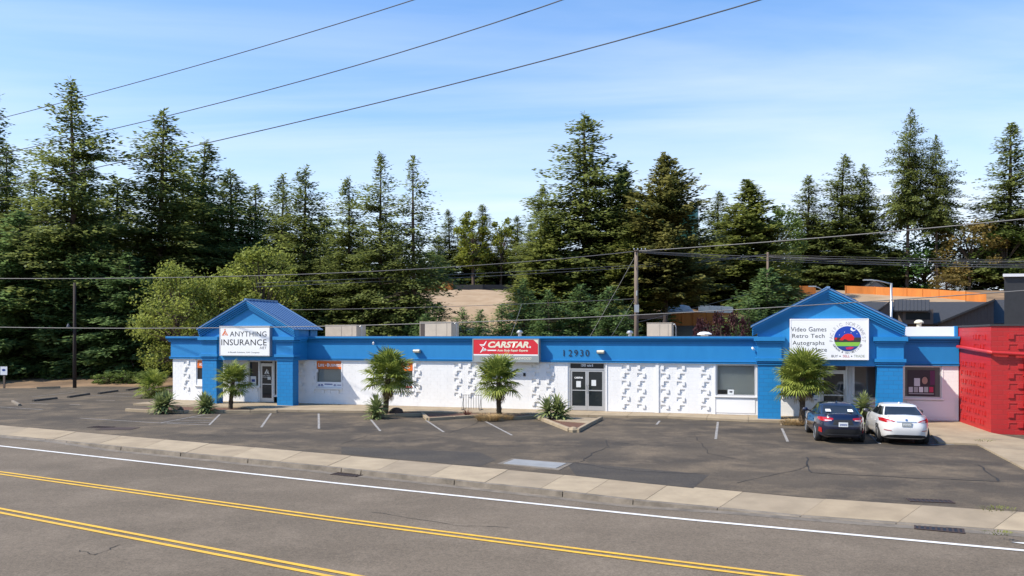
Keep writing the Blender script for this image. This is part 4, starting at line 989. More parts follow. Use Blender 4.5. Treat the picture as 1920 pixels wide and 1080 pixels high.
def palm(px, py, h, label, n=34, sc=1.0, lean=.0, seed=1):
    r = random.Random(seed); t = thing('fan_palm', label, 'palm', gp(px, py, .05), r.uniform(0, 6))
    top = Vector((lean, 0, h)); pts = [Vector((0, 0, -.05)), Vector((lean*.3, .02, h*.35)), Vector((lean*.7, -.02, h*.7)), top]
    mb = MB().tube(pts, [.13*sc, .11*sc, .13*sc, .10*sc], 10)
    for k in range(60):                       # ragged fibre and old leaf bases
        z = r.uniform(.05, h); a = r.uniform(0, 2*PI); p = pts[0].lerp(top, z/h); d = Vector((math.cos(a), math.sin(a), 0)); q = p+d*.11*sc
        mb.tri(q-Vector((0, 0, .06)), q+d*.05+Vector((0, 0, .10)), q+Vector((-d.y, d.x, 0))*.05)
    mb.build('trunk', 'palm_bark', t)
    for i in range(n):
        k = i/(n-1); el = math.radians(80-108*k+r.uniform(-8, 8)); az = i*2.39996+r.uniform(-.2, .2)
        o = obj('leaf', FAN[r.randrange(4)], t); s = sc*1.15*r.uniform(.85, 1.1)*(.85 if k < .15 else 1); o.scale = (s*1.05, s, s)
        o.location = top+Vector((0, 0, .05-.32*k*sc)); o.rotation_euler = (r.uniform(-.3, .3), -el, az)
    for i in range(r.randint(3, 6)):
        o = obj('dead_leaf', FAN_DRY, t); s = sc*r.uniform(.65, .9); o.scale = (s, s*.6, s); o.location = top+Vector((0, 0, -.32*sc)); o.rotation_euler = (r.uniform(-.4, .4), math.radians(r.uniform(58, 82)), r.uniform(0, 6.28))
    return t
palm(432, 767, 1.55, 'small fan palm before the insurance office door', 26, .96, .16, 1)
palm(722, 778, 2.05, 'fan palm with a yucca at its foot between the two office windows', 36, 1.2, .22, 2)
palm(936, 781, 1.9, 'fan palm standing below the red sign', 31, 1.08, -.14, 3)
palm(1503, 795, 2.15, 'large bushy fan palm beside the dark sedan', 46, 1.12, -.1, 5)
palm(288, 744, .7, 'low yellowish fan palm at the corner of the white wall', 22, 1.05, 0, 6)
def blade(seed, ln=.56, w_=.042):
    r = random.Random(seed); mb = MB(); b = r.uniform(.02, .12)
    P_ = [(0, w_*.6, 0), (ln*.4, w_, .01), (ln*.75, w_*.7, -b*.4), (ln, .001, -b)]
    for a, c in zip(P_, P_[1:]):
        mb.quad((a[0], -a[1], a[2]+.008), (c[0], -c[1], c[2]+.008), (c[0], 0, c[2]), (a[0], 0, a[2])); mb.quad((a[0], 0, a[2]), (c[0], 0, c[2]), (c[0], c[1], c[2]+.008), (a[0], a[1], a[2]+.008))
    return mb.mesh('leaf', 'yucca_leaf')
BL = [blade(s) for s in range(5)]
def yucca(px, py, label, heads=((0, 0, .35),), n=56, sc=1.0, seed=1):
    r = random.Random(seed); t = thing('yucca', label, 'yucca', gp(px, py, .05), 0)
    mb = MB()
    for hx, hy, hz in heads: mb.tube([(hx*.3, hy*.3, -.05), (hx, hy, hz)], [.07, .05], 7)
    mb.build('stem', 'palm_bark', t)
    for hx, hy, hz in heads:
        for i in range(n):
            k = i/(n-1); el = math.radians(86-112*k+r.uniform(-9, 9)); o = obj('leaf', BL[r.randrange(5)], t); o.location = (hx, hy, hz-.18*k)
            s = sc*r.uniform(.8, 1.15); o.scale = (s, s*1.15, s); o.rotation_euler = (r.uniform(-.4, .4), -el, i*2.39996)
yucca(305, 774, 'round yucca at the parking lot end of the planting bed', ((-.16, 0, .42), (.2, .1, .52)), 84, 1.2, 1)
yucca(382, 773, 'yucca in front of the blue column beside the insurance palm', ((0, 0, .45), (.2, .1, .3)), 84, 1.15, 2)
yucca(706, 783, 'yucca growing at the foot of the palm by the office windows', ((0, 0, .55), (-.05, -.1, .2)), 90, 1.2, 3)
yucca(1036, 786, 'broad clump of yucca beside the double doors', ((-.25, 0, .5), (.2, .05, .55), (.42, 0, .28)), 74, 1.2, 4)
yucca(1619, 797, 'yucca between the two parked cars', ((0, 0, .9), (.1, .1, .3)), 80, 1.15, 5)
def tuft(px, py, label, name, m, n, ln, spread, seed=1, cat='grass'):
    r = random.Random(seed); mb = MB()
    for i in range(n):
        a = r.uniform(0, 2*PI); rr = spread*math.sqrt(r.random()); p = Vector((rr*math.cos(a)*1.5, rr*math.sin(a), 0)); t = r.uniform(.2, 1.1); l_ = ln*r.uniform(.6, 1.1)
        d = Vector((math.cos(a)*t, math.sin(a)*t, 1)).normalized(); q = p+d*l_*.6; e = q+Vector((d.x*1.5, d.y*1.5, .25)).normalized()*l_*.45; w_ = Vector((-d.y, d.x, 0)).normalized()*.008 if d.xy.length > 0 else Vector((.008, 0, 0))
        mb.quad(p-w_, p+w_, q+w_, q-w_); mb.tri(q-w_, q+w_, e)
    o = mb.build(name, m); o.location = gp(px, py, .03); tag(o, label, cat); return o
tuft(915, 788, 'clump of dry straw coloured grass on the kerb below the red sign', 'dry_grass', 'dry_grass', 700, .42, .38, 1); tuft(945, 786, 'small clump of dry grass at the foot of the palm below the red sign', 'dry_grass', 'dry_grass', 400, .38, .3, 2)
tuft(1487, 796, 'clump of dry grass between the blue column and the dark sedan', 'dry_grass', 'dry_grass', 500, .34, .36, 3)
tuft(876, 780, 'small dark red spiky plant before the bicycle rack', 'red_cordyline', 'cordyline', 70, .5, .06, 4, 'plant')
tuft(1845, 828, 'patch of green weeds at the corner of the red building', 'weeds', 'weeds', 70, .10, .25, 5, 'weeds'); tuft(1872, 1000, 'weeds in the pavement joint by the road drain', 'weeds', 'weeds', 60, .06, .2, 6, 'weeds')
tuft(1870, 955, 'weeds at the back edge of the pavement', 'weeds', 'weeds', 70, .08, .3, 7, 'weeds')
def rock(px, py, label, s):
    r = random.Random(int(px)); mb = MB().lathe([(.1, -.05), (.22, .0), (.25, .09), (.19, .2), (.08, .26), (.01, .27)], 11); mb.v = [(x*r.uniform(.85, 1.15), y*r.uniform(.85, 1.15), z) for x, y, z in mb.v]
    o = mb.build('boulder', 'rock', None); o.location = gp(px, py, .04); o.scale = (s*1.2, s, s); tag(o, label, 'rock')
rock(743, 777, 'dark round boulder right of the palm by the office windows', 1.3); rock(331, 771, 'dark round boulder between the two yuccas of the insurance bed', 1.2)
# bicycle rack
u0, u1 = U(868, -1.3), U(901, -1.3); r = thing('bicycle_rack', 'dark metal bicycle rack against the white wall left of the palm', 'bicycle rack', L((u0+u1)/2, -1.2, .105), -TH); w = u1-u0
MB().tube([(-w/2, 0, 0), (-w/2, 0, .78), (w/2, 0, .78), (w/2, 0, 0)], .022, 6).build('frame', 'dark_alu', r)
for k in range(1, 7): MB().tube([(-w/2+w*k/7, 0, .02), (-w/2+w*k/7, 0, .77)], .012, 5).build('bar', 'dark_alu', r)
MB().tube([(-w/2, -.3, .02), (-w/2, .3, .02)], .02, 5).build('foot', 'dark_alu', r); MB().tube([(w/2, -.3, .02), (w/2, .3, .02)], .02, 5).build('foot', 'dark_alu', r)
MB().tube([(-w/2, -.28, .05), (-w/2, 0, .7)], .014, 5).build('brace', 'dark_alu', r); MB().tube([(w/2, -.28, .05), (w/2, 0, .7)], .014, 5).build('brace', 'dark_alu', r)
# ------------------------------------------------------------------ lot furniture
def wheel_stop(a, b, label):
    p, q = gp(*a), gp(*b); d = q-p; ln = max(1.0, d.length); o = MB().prism([(-.09, -.02), (.09, -.02), (.08, .08), (.05, .12), (-.05, .12), (-.08, .08)], 0, ln, 'x').build('wheel_stop', 'kerb')
    o.location = p; o.rotation_euler = (0, 0, math.atan2(d.y, d.x)); tag(o, label, 'wheel stop', 'wheel stops in the side lot')
mat('kerb_dark', c3(.10, .085, .07), .9, var=.3, vscale=3)
wheel_stop((24, 754), (37, 761), 'short pale wheel stop lying askew at the end of the row')
for a, b, l_ in (((62, 753), (106, 748), 'dark concrete wheel stop next to the askew one'), ((128, 746), (167, 740), 'second dark wheel stop from the askew one'), ((185, 739), (220, 734), 'third dark wheel stop from the askew one'), ((238, 732.5), (262, 729), 'wheel stop nearest the low yellowish palm')): wheel_stop(a, b, l_)
for o in bpy.data.objects:
    if o.name.startswith('wheel_stop') and o.name != 'wheel_stop': o.data.materials[0] = MATS['kerb_dark']
p = gp(8, 727); r = thing('small_sign', 'small white notice on a wooden post at the forest edge', 'sign', p, 0)
MB().box(-.06, .06, -.05, .05, -.2, 1.2).build('post', 'pole_wood', r); MB().box(-.27, .27, -.07, -.055, 1.0, 1.65).build('panel', 'sign_white', r); MB().prism([(.14*math.cos(t*PI/6), 1.38+.09*math.sin(t*PI/6)) for t in range(12)], -.076, -.071, 'y').build('emblem', 'navy', r)
mb = MB(); p0, p1 = gp(68, 729.5), gp(113, 728); d = p1-p0; o = MB().prism([(-.1, -.02), (.1, -.02), (.1, .14), (-.1, .16)], 0, d.length, 'x').build('edging_kerb', 'concrete'); o.location = p0; o.rotation_euler = (0, 0, math.atan2(d.y, d.x)); tag(o, 'pale concrete edging at the back of the side lot', 'kerb')
def grate(px0, py0, px1, py1, label, z, rot, w_=.9, d_=.5):
    p = gp((px0+px1)/2, (py0+py1)/2, z); r = thing('storm_drain', label, 'drain', p, rot)
    MB().box(-w_/2, w_/2, -d_/2, d_/2, -.03, .006).build('pit', 'black', r); mb = MB(); e = .04
    mb.box(-w_/2, w_/2, -d_/2, -d_/2+e, 0, .015); mb.box(-w_/2, w_/2, d_/2-e, d_/2, 0, .015); mb.box(-w_/2, -w_/2+e, -d_/2+e, d_/2-e, 0, .015); mb.box(w_/2-e, w_/2, -d_/2+e, d_/2-e, 0, .015); mb.build('frame', 'grate', r)
    k = int(w_/.1)
    for i in range(1, k): x = -w_/2+w_*i/k; MB().box(x-.022, x+.022, -d_/2+e, d_/2-e, 0, .013).build('bar', 'grate', r)
ra = math.radians(-26)
grate(1728, 986, 1793, 998, 'rusty storm drain at the road edge by the driveway', RZ+.006, ra, .95, .45); grate(630, 887, 672, 893, 'rusty storm drain in the gutter beside the kerb', RZ+.006, ra, .95, .4)
grate(1717, 935, 1772, 944, 'storm drain in the lot before the cars', .004, math.radians(-12), 1.0, .35); grate(176, 799, 203, 803, 'storm drain in the lot near the planting bed', .004, math.radians(-20), 1.0, .6)
tag(MB().box(-.75, .75, -.45, .45, -.02, .012).build('manhole_lid', 'grate'), 'flat rusty square cover in the lot near the planting bed', 'cover').location = gp(221, 804)
r = thing('utility_vault', 'pale grey steel vault lid in a concrete frame at the back of the pavement', 'vault lid', gp(1005, 871, 0), 0); o = gp(1005, 871, 0)
q = [gp(x, y, 0)-o for x, y in ((960, 860), (1074, 869), (1048, 882), (932, 870))]; MB().prism([(p.x, p.y) for p in q], -.03, .012, 'z').build('frame', 'concrete_dark', r)
mat('vault_steel', c3(.30, .30, .29), .5, var=.12, vscale=2)
q = [gp(x, y, 0)-o for x, y in ((965, 862), (1062, 870), (1042, 879), (944, 870))]; MB().prism([(p.x, p.y) for p in q], 0, .025, 'z').build('lid', 'vault_steel', r)
o = MB().tube([(-.08, 0, .035), (.08, 0, .035)], .034, 12).build('drink_can', 'can_green'); o.location = gp(985, 920.5, RZ); o.rotation_euler = (0, 0, -.5); tag(o, 'crushed lime green drink can lying in the gutter', 'can')
# ------------------------------------------------------------------ poles and lines
def pole(px, ytop, y, rad, label, base=None, m='pole_wood'):
    x = (px-960)/F*y; zt = H-(ytop-HZ)/F*y; zb = hill(x, y) if base is None else base
    r = thing('utility_pole', label, 'utility pole', (x, y, zb), 0); MB().tube([(0, 0, -.3), (0, 0, zt-zb)], [rad*1.15, rad*.85], 10).build('shaft', m, r, True); return r, zt-zb
PY = 63
r, hh = pole(1193, 469, PY, .17, 'tall weathered wooden utility pole behind the building')
MB().tube([(-.25, -.2, hh-.12), (.75, -.1, hh-.02)], .05, 6).build('crossarm', 'dark_wood', r)
for x in (-.2, .1, .4, .7): MB().lathe([(.03, hh), (.05, hh+.05), (.03, hh+.14)], 8, (x, -.15+.08*x)).build('insulator', 'galv', r)
MB().tube([(0, -.2, hh-3.6), (0, -.2, hh-3.2)], .06, 8).build('junction_box', 'galv', r)
MB().box(-.18, .18, -.2, -.16, hh-4.9, hh-4.3).build('pole_tag', 'galv', r)
r, hh = pole(140, 530, 62, .12, 'dark utility pole in front of the firs at the side lot', 0, 'dark_wood'); MB().tube([(0, -.1, 4.6), (-.35, -.2, 4.8)], .02, 5).build('lamp_arm', 'dark_alu', r); MB().lathe([(.05, 4.65), (.13, 4.7), (.11, 4.82), (.04, 4.98)], 10, (-.38, -.2)).build('yard_lamp', 'dark_alu', r)
r, hh = pole(1439.5, 473, 105, .17, 'distant utility pole among the trees'); MB().box(-1.1, 1.1, -.06, .06, hh-.5, hh-.36).build('crossarm', 'dark_wood', r)
r, hh = pole(1246, 590, 75, .24, 'short thick dark post behind the rooftop air conditioner', None, 'dark_wood'); MB().box(-3.4, .3, -.15, .15, hh-.4, hh-.02).build('beam', 'dark_wood', r)
def wire(pts, rad, label, m='wire', group='overhead wires', n=24):
    """pts: (px, py, y) ends; the middle point gives the sag"""
    P_ = [at(*p) for p in pts]; out_ = []
    if len(P_) == 3:
        a, b, c = P_; mid = b*2-(a+c)/2
        for i in range(n+1): t = i/n; out_.append(a*(1-t)**2+mid*2*t*(1-t)+c*t*t)
    else:
        for i in range(n+1): t = i/n; p = P_[0].lerp(P_[1], t); p.z -= .35*4*t*(1-t)*((P_[1]-P_[0]).length/50); out_.append(p)
    o0 = out_[0].copy(); o = MB().tube([p-o0 for p in out_], rad, 5).build('overhead_wire', m); o.location = o0; tag(o, label, 'wire', group); return o
wire([(1560, -292, 20), (560, 67, 33), (-160, 262, 52)], .019, 'highest of the three dark power lines crossing the sky', 'wire_dark'); wire([(1760, -302, 20), (660, 125, 32), (-160, 320, 52)], .020, 'middle one of the three dark power lines crossing the sky', 'wire_dark')
wire([(2140, -262, 20), (930, 137, 31), (-160, 385, 52)], .023, 'lowest of the three dark power lines crossing the sky', 'wire_dark')
ptop = (1193, 471, PY)
wire([(-150, 521, 58), (600, 513, 60), ptop], .028, 'thick cable running from the tall pole over the insurance office'); wire([ptop, (1560, 444, 52), (2050, 397, 42)], .032, 'thick cable running from the tall pole over the video game shop')
for k, (dy, rad) in enumerate(((0, .026), (5, .02), (9, .022))):
    wire([(1196, 471+k*1.2, PY), (1600, 486+dy, 70), (2050, 491+dy*1.1, 76)], rad, 'cable of the bundle that leaves the tall pole towards the charcoal building', 'wire', 'cable bundle')
for dy in (0, 7): wire([(1439, 476, 105), (1193, 497+dy*.6, 84), (480, 531+dy, 62)], .022, 'cable of the pair passing behind the tall pole to the distant pole', 'wire', 'pair of far cables')
for dy in (0, 5, 9, 13): wire([(1439, 478+dy*.3, 105), (1700, 484+dy, 95), (2080, 491+dy, 90)], .014, 'thin wire running from the distant pole over the hillside fence', 'wire', 'thin hillside wires')
wire([(-160, 610, 40), (700, 609.5, 31), (2060, 534, 22)], .015, 'low cable passing in front of the whole building', 'wire'); wire([(440, 581, 60), (800, 576, 60), (1193, 560, PY)], .018, 'thin wire from the tall pole towards the insurance porch')
wire([(1192, 478, PY), (1095, 650, 60)], .014, 'guy wire slanting down from the top of the tall pole'); wire([(1190, 560, PY), (1140, 640, 58)], .012, 'short guy wire low on the tall pole'); wire([(978, 571, 60), (954, 640, 52)], .016, 'short service wire slanting down to the roof above the red sign'); wire([(1193, 605, PY), (1400, 552, 90), (1440, 540, 105)], .016, 'thin wire between the tall pole and the distant pole')
def lamp(px, ybase, ytop, ax, ay, y, label):
    p = at(px, ybase, y); zt = at(px, ytop, y).z; zb = hill(p.x, p.y); r = thing('street_lamp', label, 'street lamp', (p.x, p.y, zb), 0); q = at(ax, ay, y)-Vector((p.x, p.y, zb)); h = zt-zb
    MB().tube([(0, 0, -.2), (0, 0, h)], [.13, .10], 8).build('post', 'galv', r, True); MB().tube([(0, 0, h-.06), (q.x*.6, 0, h+(q.z-h)*.75), (q.x, 0, q.z)], [.07, .06, .05], 6).build('arm', 'galv', r, True)
    MB().box(q.x-.5, q.x+.2, -.12, .12, q.z-.05, q.z+.05).build('lamp_head', 'galv', r); return r
lamp(1671, 640, 531, 1630, 525, 66, 'tall galvanised street lamp behind the video game porch'); lamp(1548, 640, 547, 1526, 537, 75, 'street lamp whose arm shows above the porch ridge')
# ------------------------------------------------------------------ things behind: fences, tank, houses
def fence(pts, m, hgt, label, pw=2.4, name='wooden_fence', dz=0, post=True):
    p0 = pts[0]; r = thing(name, label, 'fence', (p0[0], p0[1], hill(*p0)), 0); o = Vector((p0[0], p0[1], hill(*p0)))
    for a, b in zip(pts, pts[1:]):
        A, Bv = Vector((*a, 0)), Vector((*b, 0)); k = max(1, int((Bv-A).length/pw))
        for i in range(k):
            p, q = A.lerp(Bv, i/k), A.lerp(Bv, (i+1)/k); d = (q-p).normalized(); n = Vector((-d.y, d.x, 0))*.03; p, q = p+d*.04, q-d*.04
            zp, zq = hill(p.x, p.y), hill(q.x, q.y); mb = MB()
            v = []
            for s in (-1, 1):
                for (e, z, t) in ((p, zp, -.15), (q, zq, -.15), (q, zq, hgt), (p, zp, hgt)): v.append(tuple(e+n*s-o+Vector((0, 0, z+t+dz))))
            mb.v = v; mb.f = [(0, 1, 2, 3), (7, 6, 5, 4), (0, 4, 5, 1), (1, 5, 6, 2), (2, 6, 7, 3), (3, 7, 4, 0)]; mb.build('panel', m, r)
            if post: c = A.lerp(Bv, i/k)-o; MB().box(c.x-.06, c.x+.06, c.y-.12, c.y-.0, zp-o.z-.2, zp-o.z+hgt+.05).build('post', m, r)
    return r
def gx(px, y): return ((px-960)/F*y, y)
fence([gx(735, 140), gx(800, 148), gx(850, 148)], 'fence_orange', 1.9, 'orange board fence at the top of the sandy slope'); fence([gx(851, 147.5), gx(905, 147), gx(965, 148)], 'fence_black', 1.3, 'low black silt fence along the top of the sandy slope', 3, 'silt_fence')
fence([gx(1585, 131), gx(1640, 129.5), gx(1700, 126), gx(1760, 122), gx(1810, 119), gx(1850, 117)], 'fence_orange', 1.3, 'long orange board fence curving over the hill behind the grey roofs'); fence([gx(1500, 131), gx(1530, 131)], 'fence_orange', 1.3, 'short piece of orange fence beside the porch ridge')
fence([gx(1258, 98), gx(1300, 98), gx(1375, 98)], 'fence_orange', 1.5, 'orange board fence behind the rooftop air conditioner and red shrubs', 1.3, 'wooden_fence', .1)
fence([gx(1310, 104), gx(1375, 104)], 'galv', 1.5, 'corrugated grey metal fence above the orange one', 1.5, 'metal_fence'); fence([gx(1290, 125), gx(1375, 125)], 'fence_black', 2.2, 'black silt fence beyond the corrugated metal fence', 3, 'silt_fence')
# sandy cut slope
mb = MB(); n = 14
for j in range(9):
    for i in range(n+1): y = 92+j*6.8; x = (755-960)/F*y+((972-755)/F*y)*i/n; mb.v.append((x, y, hill(x, y)+.10+.25*math.sin(i*2.1+j)*.2))
for j in range(8):
    for i in range(n): a = j*(n+1)+i; mb.f.append((a, a+1, a+n+2, a+n+1))
struct(mb, 'sandy_slope', 'sand', True)
mb = MB()
for j in range(7):
    for i in range(n+1): y = 100+j*7.6; x = (1560-960)/F*y+((1810-1560)/F*y)*i/n; mb.v.append((x, y, hill(x, y)+.10))
for j in range(6):
    for i in range(n): a = j*(n+1)+i; mb.f.append((a, a+1, a+n+2, a+n+1))
struct(mb, 'dry_slope', 'sand', True)
# tank
ty = 172; tx_ = (1247-960)/F*ty; tz = at(0, 394, ty).z; zb = hill(tx_, ty); r = thing('water_tank', 'tall green water tank hidden behind the brown pine', 'water tank', (tx_, ty, zb), 0)
MB().lathe([(7.0, -.5), (7.0, tz-zb), (6.9, tz-zb+.1), (.1, tz-zb+.5)], 48).build('shell', 'tank_green', r, True)
for k in range(40): a = 2*PI*k/40; MB().tube([(6.9*math.cos(a), 6.9*math.sin(a), tz-zb), (6.9*math.cos(a), 6.9*math.sin(a), tz-zb+1)], .03, 4).build('railing_post', 'galv', r)
MB().tube([(6.9*math.cos(2*PI*k/40), 6.9*math.sin(2*PI*k/40), tz-zb+1) for k in range(41)], .035, 4).build('handrail', 'galv', r)
# long grey house with shed roofs
def house():
    y = 80; g = lambda px, py, dy=0: at(px, py, y+dy); o = Vector((*gx(1700, y), hill(*gx(1700, y))))
    r = thing('grey_house', 'long low house with dark metal shed roofs and brown siding', 'house', o, 0)
    def slab(nm, pts, m, t=.15):
        p = [q-o for q in pts]; mb = MB(); k = len(p); mb.v = [tuple(q) for q in p]+[tuple(q-Vector((0, 0, t))) for q in p]; mb.f = [tuple(range(k)), tuple(range(2*k-1, k-1, -1))]+[(i, (i+1) % k, k+(i+1) % k, k+i) for i in range(k)]; return mb.build(nm, m, r)
    def wallp(nm, px, dy0, dy1, m):
        mb = MB(); pts = [g(a, b)-o for a, b in px]; mb.prism([(p.x, p.z) for p in pts], dy0, dy1, 'y'); return mb.build(nm, m, r)
    slab('roof', [g(1500, 606), g(1860, 606), g(1860, 566, 7), g(1500, 566, 7)], 'roof_dark')
    wallp('wall', [(1500, 660), (1862, 660), (1862, 609), (1500, 607)], .3, 6, 'siding_brown')
    wallp('gable_wall', [(1758, 610), (1760, 605), (1862, 565), (1862, 660), (1758, 660)], -.1, .25, 'siding_brown')
    for k in range(16): p = g(1764+k*6.2, 660)-o; zt = (g(1764+k*6.2, 605-40*(k*6.2)/100)-o).z; MB().box(p.x-.02, p.x+.02, -.12, -.1, p.z, zt-.12).build('siding_batten', 'siding_brown', r)
    slab('roof_edge', [g(1752, 607, -.6), g(1866, 560, -.6), g(1866, 560, 9), g(1752, 607, 9)], 'roof_dark', .2)
    slab('roof', [g(1862, 606), g(1900, 606), g(1900, 562, 7), g(1862, 562, 7)], 'roof_dark')
    wallp('gable_wall', [(1628, 600), (1666, 566), (1668, 600)], -.3, .2, 'siding_brown'); slab('roof_edge', [g(1620, 600, -.6), g(1669, 564, -.6), g(1669, 564, 5), g(1620, 600, 5)], 'roof_dark', .15)
    wallp('dormer_wall', [(1682, 608), (1738, 608), (1738, 581), (1682, 581)], -1.2, 2, 'siding_brown'); wallp('dormer_window', [(1687, 600), (1732, 600), (1732, 587), (1687, 587)], -1.24, -1.21, 'dark_glass')
    sl = slab('dormer_roof', [g(1676, 582, -1.7), g(1743, 582, -1.7), g(1743, 562, 3), g(1676, 562, 3)], 'roof_dark', .1)
    for k in range(10): x = 1677+k*7.2; a, b = g(x, 582, -1.7)-o, g(x, 562, 3)-o; MB().tube([a+Vector((0, 0, .02)), b+Vector((0, 0, .02))], .03, 4).build('roof_rib', 'roof_dark', sl)
house()
r = thing('charcoal_building', 'tall charcoal block with a white roof edge behind the red building', 'building', (*gx(1883, 62), 0), 0); zt = at(0, 519, 62).z
MB().prism([(0, 0), (14, -2), (22, 8), (6.5, 10)], -.3, zt, 'z').build('wall', 'charcoal', r); MB().prism([(-.2, -.15), (14, -2.2), (22, 8), (6.3, 10)], zt, zt+.22, 'z').build('roof_edge', 'white_trim', r)
for k in range(1, 7): MB().box(k*1.9, k*1.9+.04, -.35*k*.78-.06, .0, 0, zt-.02).build('panel_joint', 'black', r)
y = 150; p = gx(1643, y); o = Vector((*p, hill(*p)-.6)); r = thing('gable_house', 'small grey house with steep roof beyond the curving fence', 'house', o, 0); r.scale = (.62, .62, .5)
MB().prism([(-3.6, 0), (3.6, 0), (3.6, 2.4), (0, 5.2), (-3.6, 2.4)], 0, 8, 'y').build('wall', 'house_grey', r); MB().prism([(-4.3, 1.9), (0, 5.35), (4.3, 1.9), (4.3, 2.15), (0, 5.7), (-4.3, 2.15)], -.5, 8.4, 'y').build('roof', 'roof_dark', r); w = MB().box(-.2, 1.1, -.05, 0, 1.9, 3.3).build('window', 'dark_glass', r); MB().box(-.3, 1.2, -.09, -.02, 1.78, 1.9).build('sill', 'white_trim', w)
# tarp-covered heap
y = 103; p = gx(1268, y); rr = random.Random(3); mb = MB().lathe([(2.3, -.3), (2.2, .8), (1.5, 1.5), (.4, 1.75), (.05, 1.8)], 14); mb.v = [(x*rr.uniform(.9, 1.1), v_*.6, z*rr.uniform(.93, 1.07)) for x, v_, z in mb.v]; o = mb.build('covered_heap', 'tarp'); o.location = (*p, hill(*p)); tag(o, 'heap under a pale grey tarpaulin beside the orange fence', 'tarpaulin')
# chain link fence at the forest edge
a, b = gp(-150, 713), gp(330, 708); r = thing('chain_link_fence', 'wire fence with grey posts along the forest edge', 'fence', a, 0)
for k in range(15):
    p = (b-a)*(k/14); MB().tube([p+Vector((0, 0, -.2)), p+Vector((0, 0, 1.7))], .04, 6).build('post', 'galv', r)
for z in (.25, 1.68): MB().tube([Vector((0, 0, z)), (b-a)+Vector((0, 0, z))], .018, 4).build('rail', 'galv', r)
mb = MB(); d = (b-a).normalized(); ln = (b-a).length; k = 0
while k < ln-1.5:
    for s in (0, 1):
        p0 = d*(k+(1.45 if s else 0))+Vector((0, 0, .2)); p1 = d*(k+(0 if s else 1.45))+Vector((0, 0, 1.65)); w_ = Vector((0, 0, .006)); mb.quad(p0-w_, p0+w_, p1+w_, p1-w_)
    k += .16
tag(mb.build('wire_mesh', 'galv', r), kind='stuff')
# ------------------------------------------------------------------ trees
def fir_crown(seed, h, r0, base, dens=1.0, m='fir', droop=.25, irregular=.3, card=.40, power=.85, up=.0, full=1.0):
    """whorls of drooping boughs, each a flat fan of small needle sprays"""
    r = random.Random(seed); mb = MB(); z = base*h; V, Fc = mb.v, mb.f
    lop = [(r.uniform(0, 2*PI), r.uniform(.15, .9), r.uniform(.35, .8)) for _ in range(7)]
    while z < h*.985:
        t = (z-base*h)/(h-base*h); prof = (1-t)**power*(.62+.38*min(1, t*6+.25)); R_ = r0*min(prof, 1.95*(1-t))+.18
        nb = max(4, int((4+4.5*(1-t))*dens))
        for k in range(nb):
            az = r.uniform(0, 2*PI); ln = R_*r.uniform(1-irregular, 1+irregular*.45)
            for la, lt, ls in lop:
                if abs(((az-la+PI) % (2*PI))-PI) < .55 and abs(t-lt) < .06: ln *= ls
            el = math.radians(34*t-10+up*20+r.uniform(-17, 17)*(1-.5*t)); d = Vector((math.cos(az)*math.cos(el), math.sin(az)*math.cos(el), math.sin(el))); side = Vector((-math.sin(az), math.cos(az), 0))
            steps = max(3, int(ln/.36)); p0 = Vector((0, 0, z+r.uniform(-.25, .25))); bd = droop*r.uniform(.7, 1.3)
            for s in range(1, steps+1):
                q = s/steps
                if q < .1 and ln > 1.8: continue
                c = p0+d*ln*q+Vector((0, 0, -bd*ln*q*q*.6+.14*ln*max(0, q-.65)))
                wd = .21*ln*(1-q)**.6+.20
                nc = max(3, int(wd/.10*dens*full))
                for e in range(nc):
                    off = (r.random()*2-1)*wd; tip = c+side*off+d*r.uniform(-.22, .22)+Vector((0, 0, -abs(off)*.25+r.uniform(-.42, .12)))
                    a = (d*r.uniform(.5, 1)+side*(off/wd)*r.uniform(.4, 1.0)+Vector((0, 0, r.uniform(-.6, .25)))).normalized(); b = a.cross(Vector((r.uniform(-.6, .6), r.uniform(-.6, .6), 1))).normalized()
                    l_ = card*(1-.3*t)*r.uniform(.6, 1.2); w_ = card*(1-.3*t)*.27*r.uniform(.7, 1.3); n = len(V)
                    V.append(tuple(tip-a*l_*.4)); V.append(tuple(tip+b*w_)); V.append(tuple(tip+a*l_*.6)); V.append(tuple(tip-b*w_)); Fc.append((n, n+1, n+2, n+3))
        z += r.uniform(.27, .45)*(1.0 if t < .75 else .85)
    for k in range(14):
        zz = h*(.97+.03*k/14); a = Vector((r.uniform(-1, 1), r.uniform(-1, 1), .8)).normalized(); p = Vector((0, 0, zz)); n = len(V); b = a.cross(Vector((0, 1, .3))).normalized()*.07
        V += [tuple(p), tuple(p+a*.2+b), tuple(p+a*.42), tuple(p+a*.2-b)]; Fc.append((n, n+1, n+2, n+3))
    return mb.mesh('crown', m)
def fir_trunk(seed, h, r0, base, limbs=True):
    r = random.Random(seed+99); mb = MB(); mb.tube([(0, 0, -.6), (r.uniform(-.1, .1), 0, h*.3), (0, r.uniform(-.1, .1), h*.7), (0, 0, h*.99)], [h*.0085+.05, h*.0065+.04, h*.0035+.03, .02], 8)
    if limbs:
        for k in range(70):
            t = r.random(); z = h*(base+(1-base)*t); az = r.uniform(0, 2*PI); ln = r0*(1-t)**.85*.75; el = math.radians(30*t-10)
            mb.tube([(0, 0, z), (math.cos(az)*ln, math.sin(az)*ln, z+math.sin(el)*ln-.12*ln)], [.05*(1-t)+.02, .012], 4, False)
    return mb.mesh('trunk', 'bark')
PROTO = {}
def proto(key, **k):
    seed, h, r0, base = k.pop('seed'), k.pop('h'), k.pop('r'), k.pop('base')
    PROTO[key] = (fir_trunk(seed, h, r0, base), fir_crown(seed, h, r0, base, **k), h, r0)
proto('firA', seed=1, h=24, r=5.0, base=.05, irregular=.42, dens=1.1, power=.62, full=2.4)
proto('firB', seed=2, h=24, r=4.6, base=.03, irregular=.34, dens=1.1, power=.66, full=2.4)
